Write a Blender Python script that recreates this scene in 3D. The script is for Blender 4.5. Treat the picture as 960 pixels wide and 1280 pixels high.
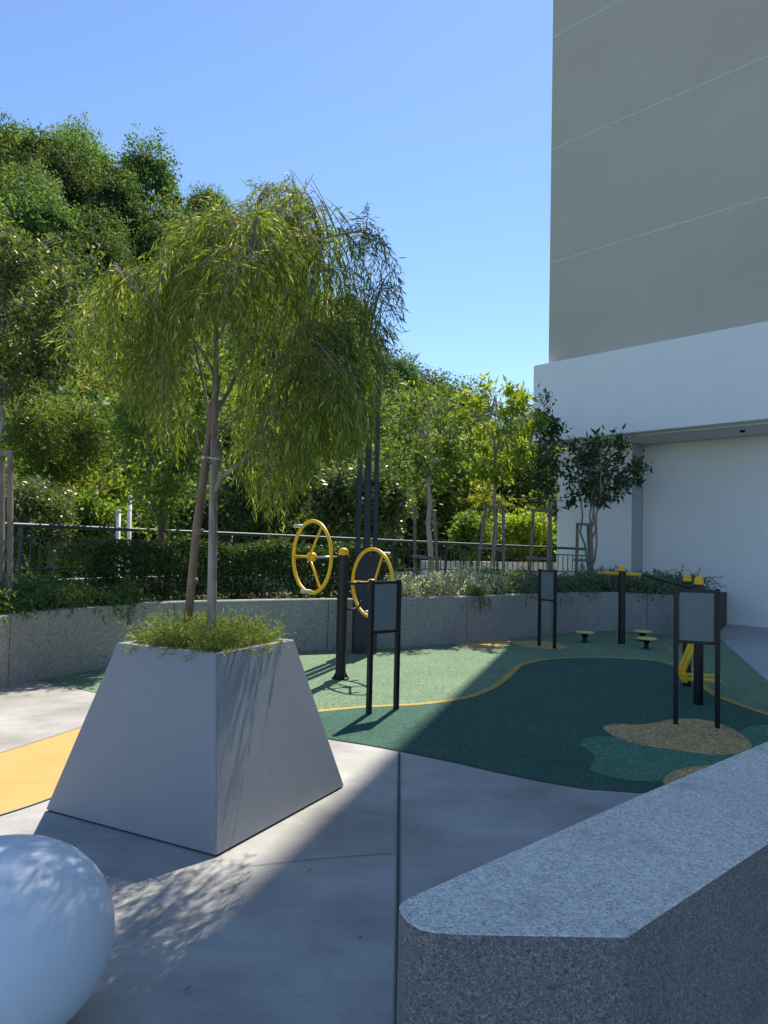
import bpy, bmesh, math, random
import numpy as np
from mathutils import Vector, Matrix
from mathutils.geometry import tessellate_polygon
R = math.radians
rng = np.random.default_rng(7); random.seed(7)
for o in list(bpy.data.objects): bpy.data.objects.remove(o)
S = bpy.context.scene; COL = S.collection

# ------------------------------------------------------------ camera
F = 961.0; EYE = 1.55; ROLL = 0.022
PITCH = math.atan(42.0 / F)
fw = np.array([0, math.cos(PITCH), math.sin(PITCH)])
u0 = np.array([0, -math.sin(PITCH), math.cos(PITCH)]); r0 = np.array([1.0, 0, 0])
rt = math.cos(ROLL) * r0 + math.sin(ROLL) * u0
up = -math.sin(ROLL) * r0 + math.cos(ROLL) * u0
cd = bpy.data.cameras.new('camera'); cam = bpy.data.objects.new('camera', cd); COL.objects.link(cam)
cam.matrix_world = Matrix(((rt[0], up[0], -fw[0], 0), (rt[1], up[1], -fw[1], 0), (rt[2], up[2], -fw[2], EYE), (0, 0, 0, 1)))
cd.sensor_fit = 'HORIZONTAL'; cd.sensor_width = 36; cd.lens = 36 * F / 960; cd.clip_end = 5000; cd.clip_start = 0.05
S.camera = cam

# ------------------------------------------------------------ light
SUN_AZ, SUN_EL = 16.8, 54.0
w = bpy.data.worlds.new('World'); S.world = w; w.use_nodes = True
nt = w.node_tree; bg = nt.nodes['Background']
sk = nt.nodes.new('ShaderNodeTexSky'); sk.sky_type = 'NISHITA'; sk.sun_disc = False
sk.sun_elevation = R(SUN_EL); sk.sun_rotation = R(SUN_AZ); sk.air_density = 1.0; sk.dust_density = 0.1; sk.ozone_density = 6.0
nt.links.new(sk.outputs[0], bg.inputs[0]); bg.inputs[1].default_value = 0.119
sd = bpy.data.lights.new('sun', 'SUN'); sd.energy = 4.3; sd.angle = R(0.53); sd.color = (1, .92, .79)
so = bpy.data.objects.new('sun', sd); COL.objects.link(so)
sv = Vector((math.sin(R(SUN_AZ)) * math.cos(R(SUN_EL)), math.cos(R(SUN_AZ)) * math.cos(R(SUN_EL)), math.sin(R(SUN_EL))))
so.rotation_euler = sv.to_track_quat('Z', 'Y').to_euler(); so.location = (0, 0, 80)
S.view_settings.view_transform = 'Standard'; S.view_settings.look = 'None'
S.view_settings.exposure = 0.70; S.view_settings.gamma = 1
S.cycles.max_bounces = 6; S.cycles.transparent_max_bounces = 6; S.cycles.diffuse_bounces = 4

# ------------------------------------------------------------ helpers
def ray(x, y): return fw + (x - 480) / F * rt - (y - 640) / F * up
def G(x, y, z=0.0):                       # the point at height z seen at photo position x, y
    d = ray(x, y); t = (z - EYE) / d[2]; return np.array([t * d[0], t * d[1], z])
def at(x, y, D):                          # the point at forward distance D
    d = ray(x, y); t = D / d[1]; return np.array([t * d[0], D, EYE + t * d[2]])

class MB:
    def __init__(s): s.v = []; s.f = []; s.m = []; s.sm = []
    def add(s, vs, fs, mi=0, smooth=False):
        b = len(s.v); s.v += [tuple(float(c) for c in p) for p in vs]
        for f in fs: s.f.append(tuple(i + b for i in f)); s.m.append(mi); s.sm.append(smooth)
    def box(s, c, size, rz=0, mi=0, tilt=None):
        cx, cy, cz = c; hx, hy, hz = [q / 2 for q in size]; M = Matrix.Rotation(rz, 3, 'Z')
        if tilt: M = M @ tilt
        vs = [M @ Vector((sx * hx, sy * hy, sz * hz)) + Vector((cx, cy, cz)) for sx in (-1, 1) for sy in (-1, 1) for sz in (-1, 1)]
        s.add(vs, [(0, 1, 3, 2), (4, 6, 7, 5), (0, 4, 5, 1), (2, 3, 7, 6), (0, 2, 6, 4), (1, 5, 7, 3)], mi)
    def beam(s, a, b, wd, hd, mi=0):      # square bar from a to b
        s.tube([a, b], [1, 1], 4, mi, False, (wd / 2, hd / 2))
    def tube(s, pts, rad, n=8, mi=0, smooth=True, rect=None, closed=False):
        pts = [Vector([float(c) for c in p]) for p in pts]; k = len(pts)
        if not hasattr(rad, '__len__'): rad = [rad] * k
        rings = []; ref = None
        for i, p in enumerate(pts):
            if closed: t = (pts[(i + 1) % k] - pts[i - 1]).normalized()
            else: t = (pts[min(i + 1, k - 1)] - pts[max(i - 1, 0)]).normalized()
            if ref is None: ref = Vector((0, 0, 1)) if abs(t.z) < .9 else Vector((0, 1, 0))
            a = (ref - t * ref.dot(t)).normalized(); b = t.cross(a); ref = a
            if rect: ring = [p + b * rect[0] * sx + a * rect[1] * sy for sx, sy in ((-1, -1), (1, -1), (1, 1), (-1, 1))]
            else: ring = [p + (a * math.cos(2 * math.pi * j / n) + b * math.sin(2 * math.pi * j / n)) * rad[i] for j in range(n)]
            rings.append(ring)
        m = len(rings[0]); vs = [q for r_ in rings for q in r_]; fs = []
        for i in range(k if closed else k - 1):
            for j in range(m):
                i2 = (i + 1) % k
                fs.append((i * m + j, i * m + (j + 1) % m, i2 * m + (j + 1) % m, i2 * m + j))
        if not closed: fs.append(tuple(range(m))[::-1]); fs.append(tuple((k - 1) * m + j for j in range(m)))
        s.add(vs, fs, mi, smooth)
    def lathe(s, c, prof, n=20, mi=0, smooth=True, sx=1, sy=1):
        vs = []; fs = []
        for r_, z in prof:
            for j in range(n):
                a = 2 * math.pi * j / n; vs.append((c[0] + r_ * sx * math.cos(a), c[1] + r_ * sy * math.sin(a), c[2] + z))
        for i in range(len(prof) - 1):
            for j in range(n): fs.append((i * n + j, i * n + (j + 1) % n, (i + 1) * n + (j + 1) % n, (i + 1) * n + j))
        s.add(vs, fs, mi, smooth)
        s.add([(c[0] + prof[-1][0] * sx * math.cos(2 * math.pi * j / n), c[1] + prof[-1][0] * sy * math.sin(2 * math.pi * j / n), c[2] + prof[-1][1]) for j in range(n)], [tuple(range(n))], mi, False)
    def prism(s, poly, z0, z1, mi=0):
        n = len(poly); vs = [(p[0], p[1], z0) for p in poly] + [(p[0], p[1], z1) for p in poly]
        area = sum(poly[i][0] * poly[(i + 1) % n][1] - poly[(i + 1) % n][0] * poly[i][1] for i in range(n))
        fs = [(i, (i + 1) % n, n + (i + 1) % n, n + i) for i in range(n)]
        tri = tessellate_polygon([[Vector((p[0], p[1], 0)) for p in poly]])
        fs += [tuple(n + i for i in t) for t in tri] + [tuple(t)[::-1] for t in tri]
        s.add(vs, fs, mi)
    def build(s, name, mats, parent=None, bevel=0, recalc=True):
        me = bpy.data.meshes.new(name); me.from_pydata(s.v, [], s.f)
        if not isinstance(mats, (list, tuple)): mats = [mats]
        for m in mats: me.materials.append(m)
        me.polygons.foreach_set('material_index', s.m); me.polygons.foreach_set('use_smooth', s.sm)
        if recalc:
            b = bmesh.new(); b.from_mesh(me); bmesh.ops.recalc_face_normals(b, faces=b.faces)
            b.to_mesh(me); b.free()
        o = bpy.data.objects.new(name, me); COL.objects.link(o)
        if parent: o.parent = parent; o.matrix_parent_inverse = Matrix.Translation(-parent.location)
        if bevel:
            md = o.modifiers.new('bevel', 'BEVEL'); md.width = bevel; md.segments = 3; md.limit_method = 'ANGLE'; md.angle_limit = R(35)
        return o
def sheet(poly, z, name, mat, **k):
    me = bpy.data.meshes.new(name); tri = tessellate_polygon([[Vector((p[0], p[1], 0)) for p in poly]])
    vs = [(float(p[0]), float(p[1]), z) for p in poly]
    fs = []
    for t in tri:
        a, b, c = [Vector(vs[i]) for i in t]
        fs.append(t if (b - a).cross(c - a).z > 0 else t[::-1])
    me.from_pydata(vs, [], fs); me.materials.append(mat)
    o = bpy.data.objects.new(name, me); COL.objects.link(o); o['kind'] = 'structure'; return o
def tag(o, label, cat=None, group=None, kind=None):
    if label: o['label'] = label
    if cat: o['category'] = cat
    if group: o['group'] = group
    if kind: o['kind'] = kind
    return o
def empty(name, loc, label=None, cat=None, group=None):
    o = bpy.data.objects.new(name, None); COL.objects.link(o); o.location = [float(c) for c in loc]; o.empty_display_size = .2
    return tag(o, label, cat, group)
def spline(pts, n=8, closed=False):
    P = [np.array(p, float) for p in pts]; k = len(P); out = []
    for i in range(k if closed else k - 1):
        if closed: p0, p1, p2, p3 = P[i - 1], P[i], P[(i + 1) % k], P[(i + 2) % k]
        else: p0, p1, p2, p3 = P[max(i - 1, 0)], P[i], P[i + 1], P[min(i + 2, k - 1)]
        for j in range(n):
            t = j / n
            out.append(.5 * ((2 * p1) + (-p0 + p2) * t + (2 * p0 - 5 * p1 + 4 * p2 - p3) * t * t + (-p0 + 3 * p1 - 3 * p2 + p3) * t ** 3))
    if not closed: out.append(P[-1])
    return out
def cards(name, centers, dirs, normals, L, W, mats, mi=None, parent=None, fold=.15):
    """leaf blades: rhombus with a fold; centers = leaf base points"""
    n = len(centers); L = np.broadcast_to(L, n)[:, None]; W = np.broadcast_to(W, n)[:, None]
    d = dirs / (np.linalg.norm(dirs, axis=1, keepdims=True) + 1e-9)
    s = np.cross(d, normals); s /= (np.linalg.norm(s, axis=1, keepdims=True) + 1e-9); nn = np.cross(s, d)
    a = centers; m = centers + d * L * .45 + nn * W * fold
    v = np.stack([a, m + s * W * .5, centers + d * L, m - s * W * .5], 1).reshape(-1, 3)
    me = bpy.data.meshes.new(name); me.vertices.add(4 * n); me.vertices.foreach_set('co', v.ravel())
    me.loops.add(4 * n); me.loops.foreach_set('vertex_index', np.arange(4 * n, dtype=np.int32))
    me.polygons.add(n); me.polygons.foreach_set('loop_start', np.arange(0, 4 * n, 4, dtype=np.int32))
    me.polygons.foreach_set('loop_total', np.full(n, 4, dtype=np.int32))
    if not isinstance(mats, (list, tuple)): mats = [mats]
    for q in mats: me.materials.append(q)
    if mi is not None: me.polygons.foreach_set('material_index', np.asarray(mi, dtype=np.int32))
    me.update(calc_edges=True); me.validate()
    o = bpy.data.objects.new(name, me); COL.objects.link(o)
    if parent: o.parent = parent; o.matrix_parent_inverse = Matrix.Translation(-parent.location)
    return o
def rdir(n, g=rng):
    v = g.normal(size=(n, 3)); return v / np.linalg.norm(v, axis=1, keepdims=True)

# ------------------------------------------------------------ materials
def newmat(name):
    m = bpy.data.materials.new(name); m.use_nodes = True; t = m.node_tree; return m, t, t.nodes['Principled BSDF']
def N(t, kind, **k):
    n = t.nodes.new(kind)
    for a, b in k.items(): setattr(n, a, b)
    return n
def coords(t, scale=1.0):
    c = N(t, 'ShaderNodeTexCoord'); return c.outputs['Object']
def noise(t, sc, det=5, rough=.6):
    n = N(t, 'ShaderNodeTexNoise'); n.inputs['Scale'].default_value = sc; n.inputs['Detail'].default_value = det; n.inputs['Roughness'].default_value = rough
    t.links.new(coords(t), n.inputs['Vector']); return n.outputs['Fac']
def ramp(t, fac, stops):
    r_ = N(t, 'ShaderNodeValToRGB'); e = r_.color_ramp.elements
    while len(e) < len(stops): e.new(.5)
    for el, (p, c) in zip(e, stops): el.position = p; el.color = (*c, 1)
    t.links.new(fac, r_.inputs[0]); return r_.outputs[0]
def mixc(t, fac, a, b, mode='MIX'):
    m = N(t, 'ShaderNodeMix', data_type='RGBA', blend_type=mode)
    if isinstance(fac, float): m.inputs[0].default_value = fac
    else: t.links.new(fac, m.inputs[0])
    for i, q in ((6, a), (7, b)):
        if isinstance(q, tuple): m.inputs[i].default_value = (*q, 1)
        else: t.links.new(q, m.inputs[i])
    return m.outputs[2]
def bump(t, b, h, st=.2, dist=.005):
    n = N(t, 'ShaderNodeBump'); n.inputs['Strength'].default_value = st; n.inputs['Distance'].default_value = dist
    t.links.new(h, n.inputs['Height']); t.links.new(n.outputs[0], b.inputs['Normal'])
def plain(name, c, rough=.5, metal=0, var=.12, sc=6, coat=0):
    m, t, b = newmat(name); f = noise(t, sc)
    col = ramp(t, f, [(.3, tuple(q * (1 - var) for q in c)), (.7, tuple(min(1, q * (1 + var)) for q in c))])
    t.links.new(col, b.inputs['Base Color']); b.inputs['Roughness'].default_value = rough; b.inputs['Metallic'].default_value = metal
    b.inputs['Coat Weight'].default_value = coat
    bump(t, b, noise(t, 120), .05, .001); return m
def speckle(name, c_dark, c_mid, c_light, scale, rough=.8, blotch=.15, bst=.3, stain=False, mid=.14):
    m, t, b = newmat(name); v = N(t, 'ShaderNodeTexVoronoi'); v.inputs['Scale'].default_value = scale; t.links.new(coords(t), v.inputs['Vector'])
    sep = N(t, 'ShaderNodeSeparateColor'); t.links.new(v.outputs['Color'], sep.inputs[0])
    col = ramp(t, sep.outputs[0], [(.0, c_dark), (.3, c_mid), (.72, c_mid), (1, c_light)])
    big = ramp(t, noise(t, 1.3, 6), [(.3, (1 - blotch,) * 3), (.7, (1 + blotch * .6,) * 3)])
    col = mixc(t, 1.0, col, big, 'MULTIPLY')
    v2 = N(t, 'ShaderNodeTexVoronoi'); v2.inputs['Scale'].default_value = scale * .36; t.links.new(coords(t), v2.inputs['Vector'])
    s3 = N(t, 'ShaderNodeSeparateColor'); t.links.new(v2.outputs['Color'], s3.inputs[0])
    col = mixc(t, 1.0, col, ramp(t, s3.outputs[1], [(0, (1 - mid,) * 3), (1, (1 + mid,) * 3)]), 'MULTIPLY')
    if stain:
        sf = ramp(t, noise(t, 3.1, 6, .7), [(.54, (0, 0, 0)), (.68, (.5, .5, .5))])
        s2 = N(t, 'ShaderNodeSeparateColor'); t.links.new(sf, s2.inputs[0])
        col = mixc(t, s2.outputs[0], col, (.27, .24, .18))
    t.links.new(col, b.inputs['Base Color']); b.inputs['Roughness'].default_value = rough
    bump(t, b, v.outputs['Distance'], bst, .003); return m
def concrete(name, c, var=.14, sc=1.1, streak=True):
    m, t, b = newmat(name)
    a = ramp(t, noise(t, sc, 8, .62), [(.34, tuple(q * (1 - var) for q in c)), (.66, tuple(q * (1 + var) for q in c))])
    f = ramp(t, noise(t, 60, 4), [(.3, (.9,) * 3), (.7, (1.08,) * 3)])
    col = mixc(t, 1.0, a, f, 'MULTIPLY')
    if not streak:
        t.links.new(col, b.inputs['Base Color']); b.inputs['Roughness'].default_value = .8; bump(t, b, noise(t, 35, 8), .05, .004); return m
    # trowel streaks and small stains
    mp = N(t, 'ShaderNodeMapping'); mp.inputs['Scale'].default_value = (.7, 7, 1); mp.inputs['Rotation'].default_value = (0, 0, .5); t.links.new(coords(t), mp.inputs[0])
    n2 = N(t, 'ShaderNodeTexNoise'); n2.inputs['Scale'].default_value = 2.2; n2.inputs['Detail'].default_value = 6; t.links.new(mp.outputs[0], n2.inputs['Vector'])
    col = mixc(t, 1.0, col, ramp(t, n2.outputs['Fac'], [(.35, (.97,) * 3), (.65, (1.025,) * 3)]), 'MULTIPLY')
    v = N(t, 'ShaderNodeTexVoronoi'); v.inputs['Scale'].default_value = 2.3; t.links.new(coords(t), v.inputs['Vector'])
    sp = ramp(t, v.outputs['Distance'], [(.012, (1.35,) * 3), (.02, (1,) * 3)])
    col = mixc(t, 1.0, col, sp, 'MULTIPLY')
    t.links.new(col, b.inputs['Base Color']); b.inputs['Roughness'].default_value = .78
    bump(t, b, noise(t, 35, 8), .12, .004); return m
def leafmat(name, c1, c2, trans=.45, rough=.45, yellow=(.16, .2, .02), objvar=.25, spec=.5, tint=(2.1, 2.0, .65), clumps=0):
    m, t, b = newmat(name); g = N(t, 'ShaderNodeNewGeometry'); oi = N(t, 'ShaderNodeObjectInfo')
    col = ramp(t, g.outputs['Random Per Island'], [(0, c1), (.55, tuple((p + q) / 2 for p, q in zip(c1, c2))), (.93, c2), (1, yellow)])
    hs = N(t, 'ShaderNodeHueSaturation')
    if clumps:
        nz = ramp(t, noise(t, clumps, 3, .55), [(.36, (.72, .78, .85)), (.64, (1.6, 1.55, 1.3))]); col = mixc(t, 1.0, col, nz, 'MULTIPLY')
    mr = N(t, 'ShaderNodeMapRange'); mr.inputs['To Min'].default_value = 1 - objvar; mr.inputs['To Max'].default_value = 1 + objvar
    mh = N(t, 'ShaderNodeMapRange'); mh.inputs['To Min'].default_value = .5 - objvar * .06; mh.inputs['To Max'].default_value = .5 + objvar * .06
    t.links.new(oi.outputs['Random'], mr.inputs['Value']); t.links.new(oi.outputs['Random'], mh.inputs['Value'])
    t.links.new(mr.outputs[0], hs.inputs['Value']); t.links.new(mh.outputs[0], hs.inputs['Hue']); t.links.new(col, hs.inputs['Color'])
    col = hs.outputs[0]
    t.links.new(col, b.inputs['Base Color']); b.inputs['Roughness'].default_value = rough; b.inputs['Specular IOR Level'].default_value = spec
    tr = N(t, 'ShaderNodeBsdfTranslucent'); tc = mixc(t, 1.0, col, (*tint,), 'MULTIPLY'); t.links.new(tc, tr.inputs[0])
    mx = N(t, 'ShaderNodeMixShader'); mx.inputs[0].default_value = trans
    t.links.new(b.outputs[0], mx.inputs[1]); t.links.new(tr.outputs[0], mx.inputs[2])
    t.links.new(mx.outputs[0], t.nodes['Material Output'].inputs[0]); return m
def bark(name, c, sc=18, var=.4):
    m, t, b = newmat(name)
    mp = N(t, 'ShaderNodeMapping'); mp.inputs['Scale'].default_value = (1, 1, .22); t.links.new(coords(t), mp.inputs[0])
    n2 = N(t, 'ShaderNodeTexNoise'); n2.inputs['Scale'].default_value = sc; n2.inputs['Detail'].default_value = 8; t.links.new(mp.outputs[0], n2.inputs['Vector'])
    col = ramp(t, n2.outputs['Fac'], [(.3, tuple(q * (1 - var) for q in c)), (.7, tuple(q * (1 + var) for q in c))])
    t.links.new(col, b.inputs['Base Color']); b.inputs['Roughness'].default_value = .85; bump(t, b, n2.outputs['Fac'], .5, .01); return m

M = {}
M['conc'] = concrete('plaza_concrete', (.38, .37, .35), .26, 1.3)
M['path'] = concrete('path_concrete', (.42, .42, .42))
M['orange'] = concrete('orange_paving', (.60, .36, .11), .06, 2)
M['joint'] = plain('joint_dark', (.05, .05, .05), .9)
M['jointedge'] = plain('joint_edge', (.22, .22, .21), .9)
M['rub_l'] = speckle('rubber_light_green', (.05, .12, .065), (.135, .23, .125), (.34, .40, .27), 150, .95, .14, mid=.3)
M['rub_d'] = speckle('rubber_dark_green', (.010, .045, .033), (.025, .10, .068), (.06, .17, .12), 150, .95, .14, mid=.3)
M['rub_t'] = speckle('rubber_teal', (.03, .11, .065), (.07, .21, .125), (.15, .31, .19), 150, .95, .12, mid=.3)
M['rub_b'] = speckle('rubber_beige', (.18, .10, .035), (.52, .33, .13), (.78, .58, .30), 110, .95, .08, mid=.3)
M['rub_y'] = speckle('rubber_yellow', (.32, .2, .04), (.48, .32, .06), (.6, .45, .15), 190, .95, .1)
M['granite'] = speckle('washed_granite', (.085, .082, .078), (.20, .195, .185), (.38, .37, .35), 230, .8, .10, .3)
M['granite_top'] = speckle('skylit_granite_top', (.30, .29, .26), (.74, .70, .62), (.92, .89, .82), 190, .5, .1, .15, True)  # bench top: brightness from the open sky painted in as much paler granite
M['granite2'] = speckle('washed_granite_wall', (.16, .155, .15), (.31, .295, .275), (.46, .45, .43), 130, .8, .14, .3)
M['plpaint'], t, b = newmat('planter_grey_paint')
c_ = ramp(t, noise(t, 1.6, 6), [(.3, (.245, .265, .285)), (.7, (.285, .30, .318))])
c_ = mixc(t, 1.0, c_, ramp(t, noise(t, 5.5, 9, .72), [(.60, (1,) * 3), (.72, (1.22,) * 3)]), 'MULTIPLY')
t.links.new(c_, b.inputs['Base Color']); b.inputs['Roughness'].default_value = .6; bump(t, b, noise(t, 90, 4), .06, .002)
M['seat'] = plain('seat_white_paint', (.66, .74, .81), .42, 0, .05, 2, 0)
M['tower'] = concrete('tower_taupe_render', (.53, .475, .375), .06, .3, False)
M['white'] = concrete('white_render', (.90, .89, .84), .025, .5, False)
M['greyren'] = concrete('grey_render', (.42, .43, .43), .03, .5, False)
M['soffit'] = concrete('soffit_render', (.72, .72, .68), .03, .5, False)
M['groove'] = plain('groove_pale', (.62, .60, .55), .8)
M['soil'] = concrete('soil', (.07, .045, .03), .4, 9)
M['kerb'] = concrete('kerb_concrete', (.55, .54, .52), .1, 3)
M['fence'] = plain('fence_dark_metal', (.055, .075, .075), .5, 0, .15)
M['black'] = plain('black_powder_coat', (.004, .004, .007), .42, 0, .2)
M['navy'] = plain('navy_metal', (.010, .015, .028), .45, 0, .2)
M['yellow'] = plain('yellow_paint', (.88, .50, .01), .38, 0, .04, 4, .1)
M['cap'] = plain('yellow_cap', (.85, .45, .02), .5)
M['discp'] = plain('disc_pale_yellow', (.78, .60, .20), .5)
M['cream'] = plain('cream_plastic', (.62, .55, .42), .5)
M['steel'] = plain('steel', (.5, .5, .5), .3, .8)
M['panel'] = plain('sign_panel_grey', (.16, .19, .20), .45, 0, .04, 2)
M['panel_back'] = plain('panel_back', (.12, .15, .16), .5)
M['timber'] = bark('stake_timber', (.20, .165, .13))
M['timber2'] = bark('stake_brown_timber', (.21, .15, .105))
M['bark_p'] = bark('bark_pale', (.42, .36, .27))
M['bark'] = bark('bark_grey', (.30, .25, .20)); M['bark_b'] = bark('bark_brown', (.16, .10, .07)); M['bark_d'] = bark('bark_dark', (.10, .08, .06))
M['tie'] = plain('white_tie', (.75, .72, .65), .7)
M['pole'] = plain('white_pole', (.75, .75, .73), .5)
M['hill'] = concrete('hill_soil_green', (.055, .09, .03), .5, .6, False)
M['willow'] = leafmat('willow_leaf', (.06, .105, .028), (.23, .28, .06), .54, .6, (.60, .50, .30), 0, .3, (1.95, 2.0, .6))
M['twig'] = bark('twig', (.22, .15, .09))
M['bronze'] = leafmat('bronze_leaf', (.05, .09, .03), (.13, .165, .055), .38, .5, (.34, .24, .14), 0, .4)
M['hedge'] = leafmat('hedge_leaf', (.03, .07, .02), (.065, .115, .03), .3, .5, (.11, .16, .04), 0, .4)
M['juniper'] = leafmat('juniper_leaf', (.10, .15, .045), (.28, .33, .10), .3, .7, (.50, .46, .2), 0, .2)
M['cover'] = leafmat('cover_leaf', (.06, .115, .04), (.13, .20, .075), .4, .6, (.24, .30, .13), 0, .3)
M['pale'] = leafmat('pale_variegated_leaf', (.30, .34, .18), (.66, .66, .52), .55, .6, (.80, .76, .66), .1, .3, (1.35, 1.35, 1.0))
M['silver'] = leafmat('silver_green_leaf', (.09, .14, .085), (.21, .28, .18), .3, .6, (.28, .33, .22), 0, .3)
M['lime'] = leafmat('lime_leaf', (.13, .21, .03), (.26, .33, .05), .52, .5, (.36, .40, .06), .1, .3)
M['mid'] = leafmat('mid_green_leaf', (.075, .13, .03), (.15, .22, .05), .45, .5, (.26, .28, .08), .15, .3)
M['dark'] = leafmat('dark_green_leaf', (.03, .06, .02), (.07, .11, .035), .3, .5, (.12, .16, .05), .15, .4)
M['gloss'] = leafmat('glossy_leaf', (.07, .12, .04), (.14, .19, .07), .3, .35, (.22, .26, .12), .1, .7)
M['h1'] = leafmat('forest_leaf_dark', (.036, .075, .036), (.085, .13, .05), .38, .65, (.20, .24, .08), .3, .2, clumps=.9)
M['h2'] = leafmat('forest_leaf_mid', (.062, .112, .046), (.13, .19, .068), .42, .65, (.26, .30, .09), .25, .2, clumps=.9)
M['h3'] = leafmat('forest_leaf_yellow', (.12, .165, .045), (.21, .255, .065), .45, .65, (.34, .34, .11), .2, .2, clumps=.9)

# ------------------------------------------------------------ terrain and ground
sky_px = [(-700, 120), (-300, 120), (-60, 150), (0, 172), (60, 180), (110, 203), (150, 250), (200, 275), (260, 292), (330, 322), (400, 355), (440, 395), (480, 440), (520, 470), (560, 490), (620, 510), (700, 535), (800, 560), (1000, 600), (1500, 650)]
sb, se, sr = [], [], []
for x, y in sky_px:
    d = ray(x, y); sb.append(math.atan2(d[0], d[1])); se.append(d[2] / math.hypot(d[0], d[1]))
    sr.append(np.interp(x, [0, 400, 700], [105, 85, 75]))
sb, se, sr = map(np.array, (sb, se, sr))
R0, Z0 = 24.0, -0.8
def terr(x, y):
    r_ = math.hypot(x, y); b = math.atan2(x, y)
    if y < 0: return Z0 - .0
    e = np.interp(b, sb, se); rr = np.interp(b, sb, sr)
    hz = EYE + e * rr - 5.5
    if hz < 0: hz = 0
    t = (r_ - R0) / (rr - R0)
    if t <= 0: return Z0
    if t <= 1: z = Z0 + (hz - Z0) * (.25 * t * t + .75 * t)
    else: z = hz - (hz - Z0) * min(1, (t - 1) * .5) * .8
    k = min(1, max(0, (0.9 - abs(b)) / .3))
    return Z0 + (z - Z0) * k + min(1, max(0, t)) * 1.2 * math.sin(x * .31 + 1) * math.cos(y * .27) * k
mb = MB(); rs = [0, 8, 16, 20, 24] + list(np.linspace(27, 190, 50)) + [300, 800, 3000]; nb = 120
vs = []
for r_ in rs:
    for j in range(nb):
        a = -math.pi + 2 * math.pi * j / nb if False else None
        b = -math.pi + 2 * math.pi * (j + (.5 if j else .5)) / nb
        # denser bearings in front
        b = math.pi * (abs(b) / math.pi) ** 1.8 * (1 if b > 0 else -1)
        x, y = r_ * math.sin(b), r_ * math.cos(b)
        vs.append((x, y, Z0 if r_ < 20 else terr(x, y)))
fs = [(i * nb + j, i * nb + (j + 1) % nb, (i + 1) * nb + (j + 1) % nb, (i + 1) * nb + j) for i in range(len(rs) - 1) for j in range(nb)]
mb.add(vs, fs, 0, True); ob = mb.build('hill_terrain', M['hill']); tag(ob, None, kind='structure')

# retaining wall line (top front edge seen at z=.75) and fence line
WH = .75
wtop = [(-330, 832), (-160, 795), (0, 770), (65, 763), (200, 753), (300, 750.5), (380, 749), (440, 748.5), (505, 748), (600, 745), (690, 741.5), (740, 740), (800, 741.5), (850, 745), (880, 748.5)]
wl = spline([G(x, y, WH)[:2] for x, y in wtop], 6)
wl = [np.array(p) for p in wl]
def offs(line, d):
    out = []
    for i, p in enumerate(line):
        t = line[min(i + 1, len(line) - 1)] - line[max(i - 1, 0)]; t = t / np.linalg.norm(t); out.append(p + np.array([-t[1], t[0]]) * d)
    return out
wback = offs(wl, .18)
fence_def = [(-330, 7.0, 1.71), (-160, 8.0, 1.71), (0, 9.5, 1.71), (200, 12.0, 1.705), (340, 13.8, 1.69), (500, 15.7, 1.65), (600, 17.2, 1.62), (745, 19.0, 1.57)]
fp = []
for x, D, z in fence_def:
    d = ray(x, 675); fp.append(np.array([d[0] / d[1] * D, D, z]))
fl = spline(fp, 8)
# plaza slab
deck = [tuple(p) for p in wback] + [tuple(wback[-1] + np.array([1.0, 2.5])), (9, 26), (60, 26), (60, -70), (-60, -70), (-60, 3)]
mb = MB(); mb.prism(deck, -.82, 0.0); o = mb.build('plaza_paving', M['conc']); tag(o, None, kind='structure')
# path by the building
pth = [G(904, 802), G(960, 852), G(1040, 915), G(1300, 1080), np.array([30, 3, 0]), np.array([30, 25, 0]), np.array([9.5, 25, 0]), G(890, 775), G(880, 790)]
sheet([(p[0], p[1]) for p in pth], .004, 'path', M['path'])

# rubber safety surface
front = [(55, 851.5), (117, 865), (260, 894), (418, 925), (460, 931.5), (499, 939), (564, 952), (620, 965), (668, 975), (731, 986), (806, 991), (900, 985), (1000, 968)]
fr = [G(x, y)[:2] for x, y in front]
right = [G(x, y)[:2] for x, y in ((1120, 975), (1040, 917), (960, 852), (904, 802), (893, 793))]
wbase = [p + np.array([0, .05]) for p in wl]
i0 = min(range(len(wbase)), key=lambda i: np.linalg.norm(wbase[i] - G(60, 853)[:2]))
poly = fr + right + wbase[i0:][::-1]
sheet(poly, .004, 'rubber_surface', M['rub_l'])
yl = spline([G(x, y)[:2] for x, y in ((150, 905), (260, 902), (340, 896), (403, 889), (460, 884), (520, 881), (570, 875), (600, 867), (622, 856), (638, 843), (653, 831), (690, 824), (760, 822.5), (830, 828), (860, 843), (885, 863), (902, 873), (960, 893.5), (1060, 925), (1110, 945))], 8)
left_end = [G(x, y)[:2] for x, y in ((170, 877), (260, 895), (418, 926), (460, 932.5), (499, 940), (564, 953), (620, 966), (668, 976), (731, 987), (806, 992), (900, 986), (1000, 969))]
ins = lambda q: q + np.array([0, .012])
sheet([tuple(p) for p in yl] + [tuple(ins(q)) for q in left_end[::-1][:-1]], .006, 'rubber_dark_zone', M['rub_d'])
def ribbon(line, wd, z, name, mat):
    line = [np.array(p) for p in line]; a = offs(line, wd / 2); b = offs(line, -wd / 2)
    mb = MB(); n = len(a); mb.add([(*p, z) for p in a] + [(*p, z) for p in b], [(n + i, n + i + 1, i + 1, i) for i in range(n - 1)])
    o = mb.build(name, mat); tag(o, None, kind='structure'); return o
ribbon(yl, .08, .008, 'yellow_line', M['rub_y'])
ribbon(spline([G(x, y)[:2] for x, y in ((800, 796), (820, 802), (841, 812), (858, 826), (872, 848))], 6), .04, .0085, 'yellow_line', M['rub_y'])
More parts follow.
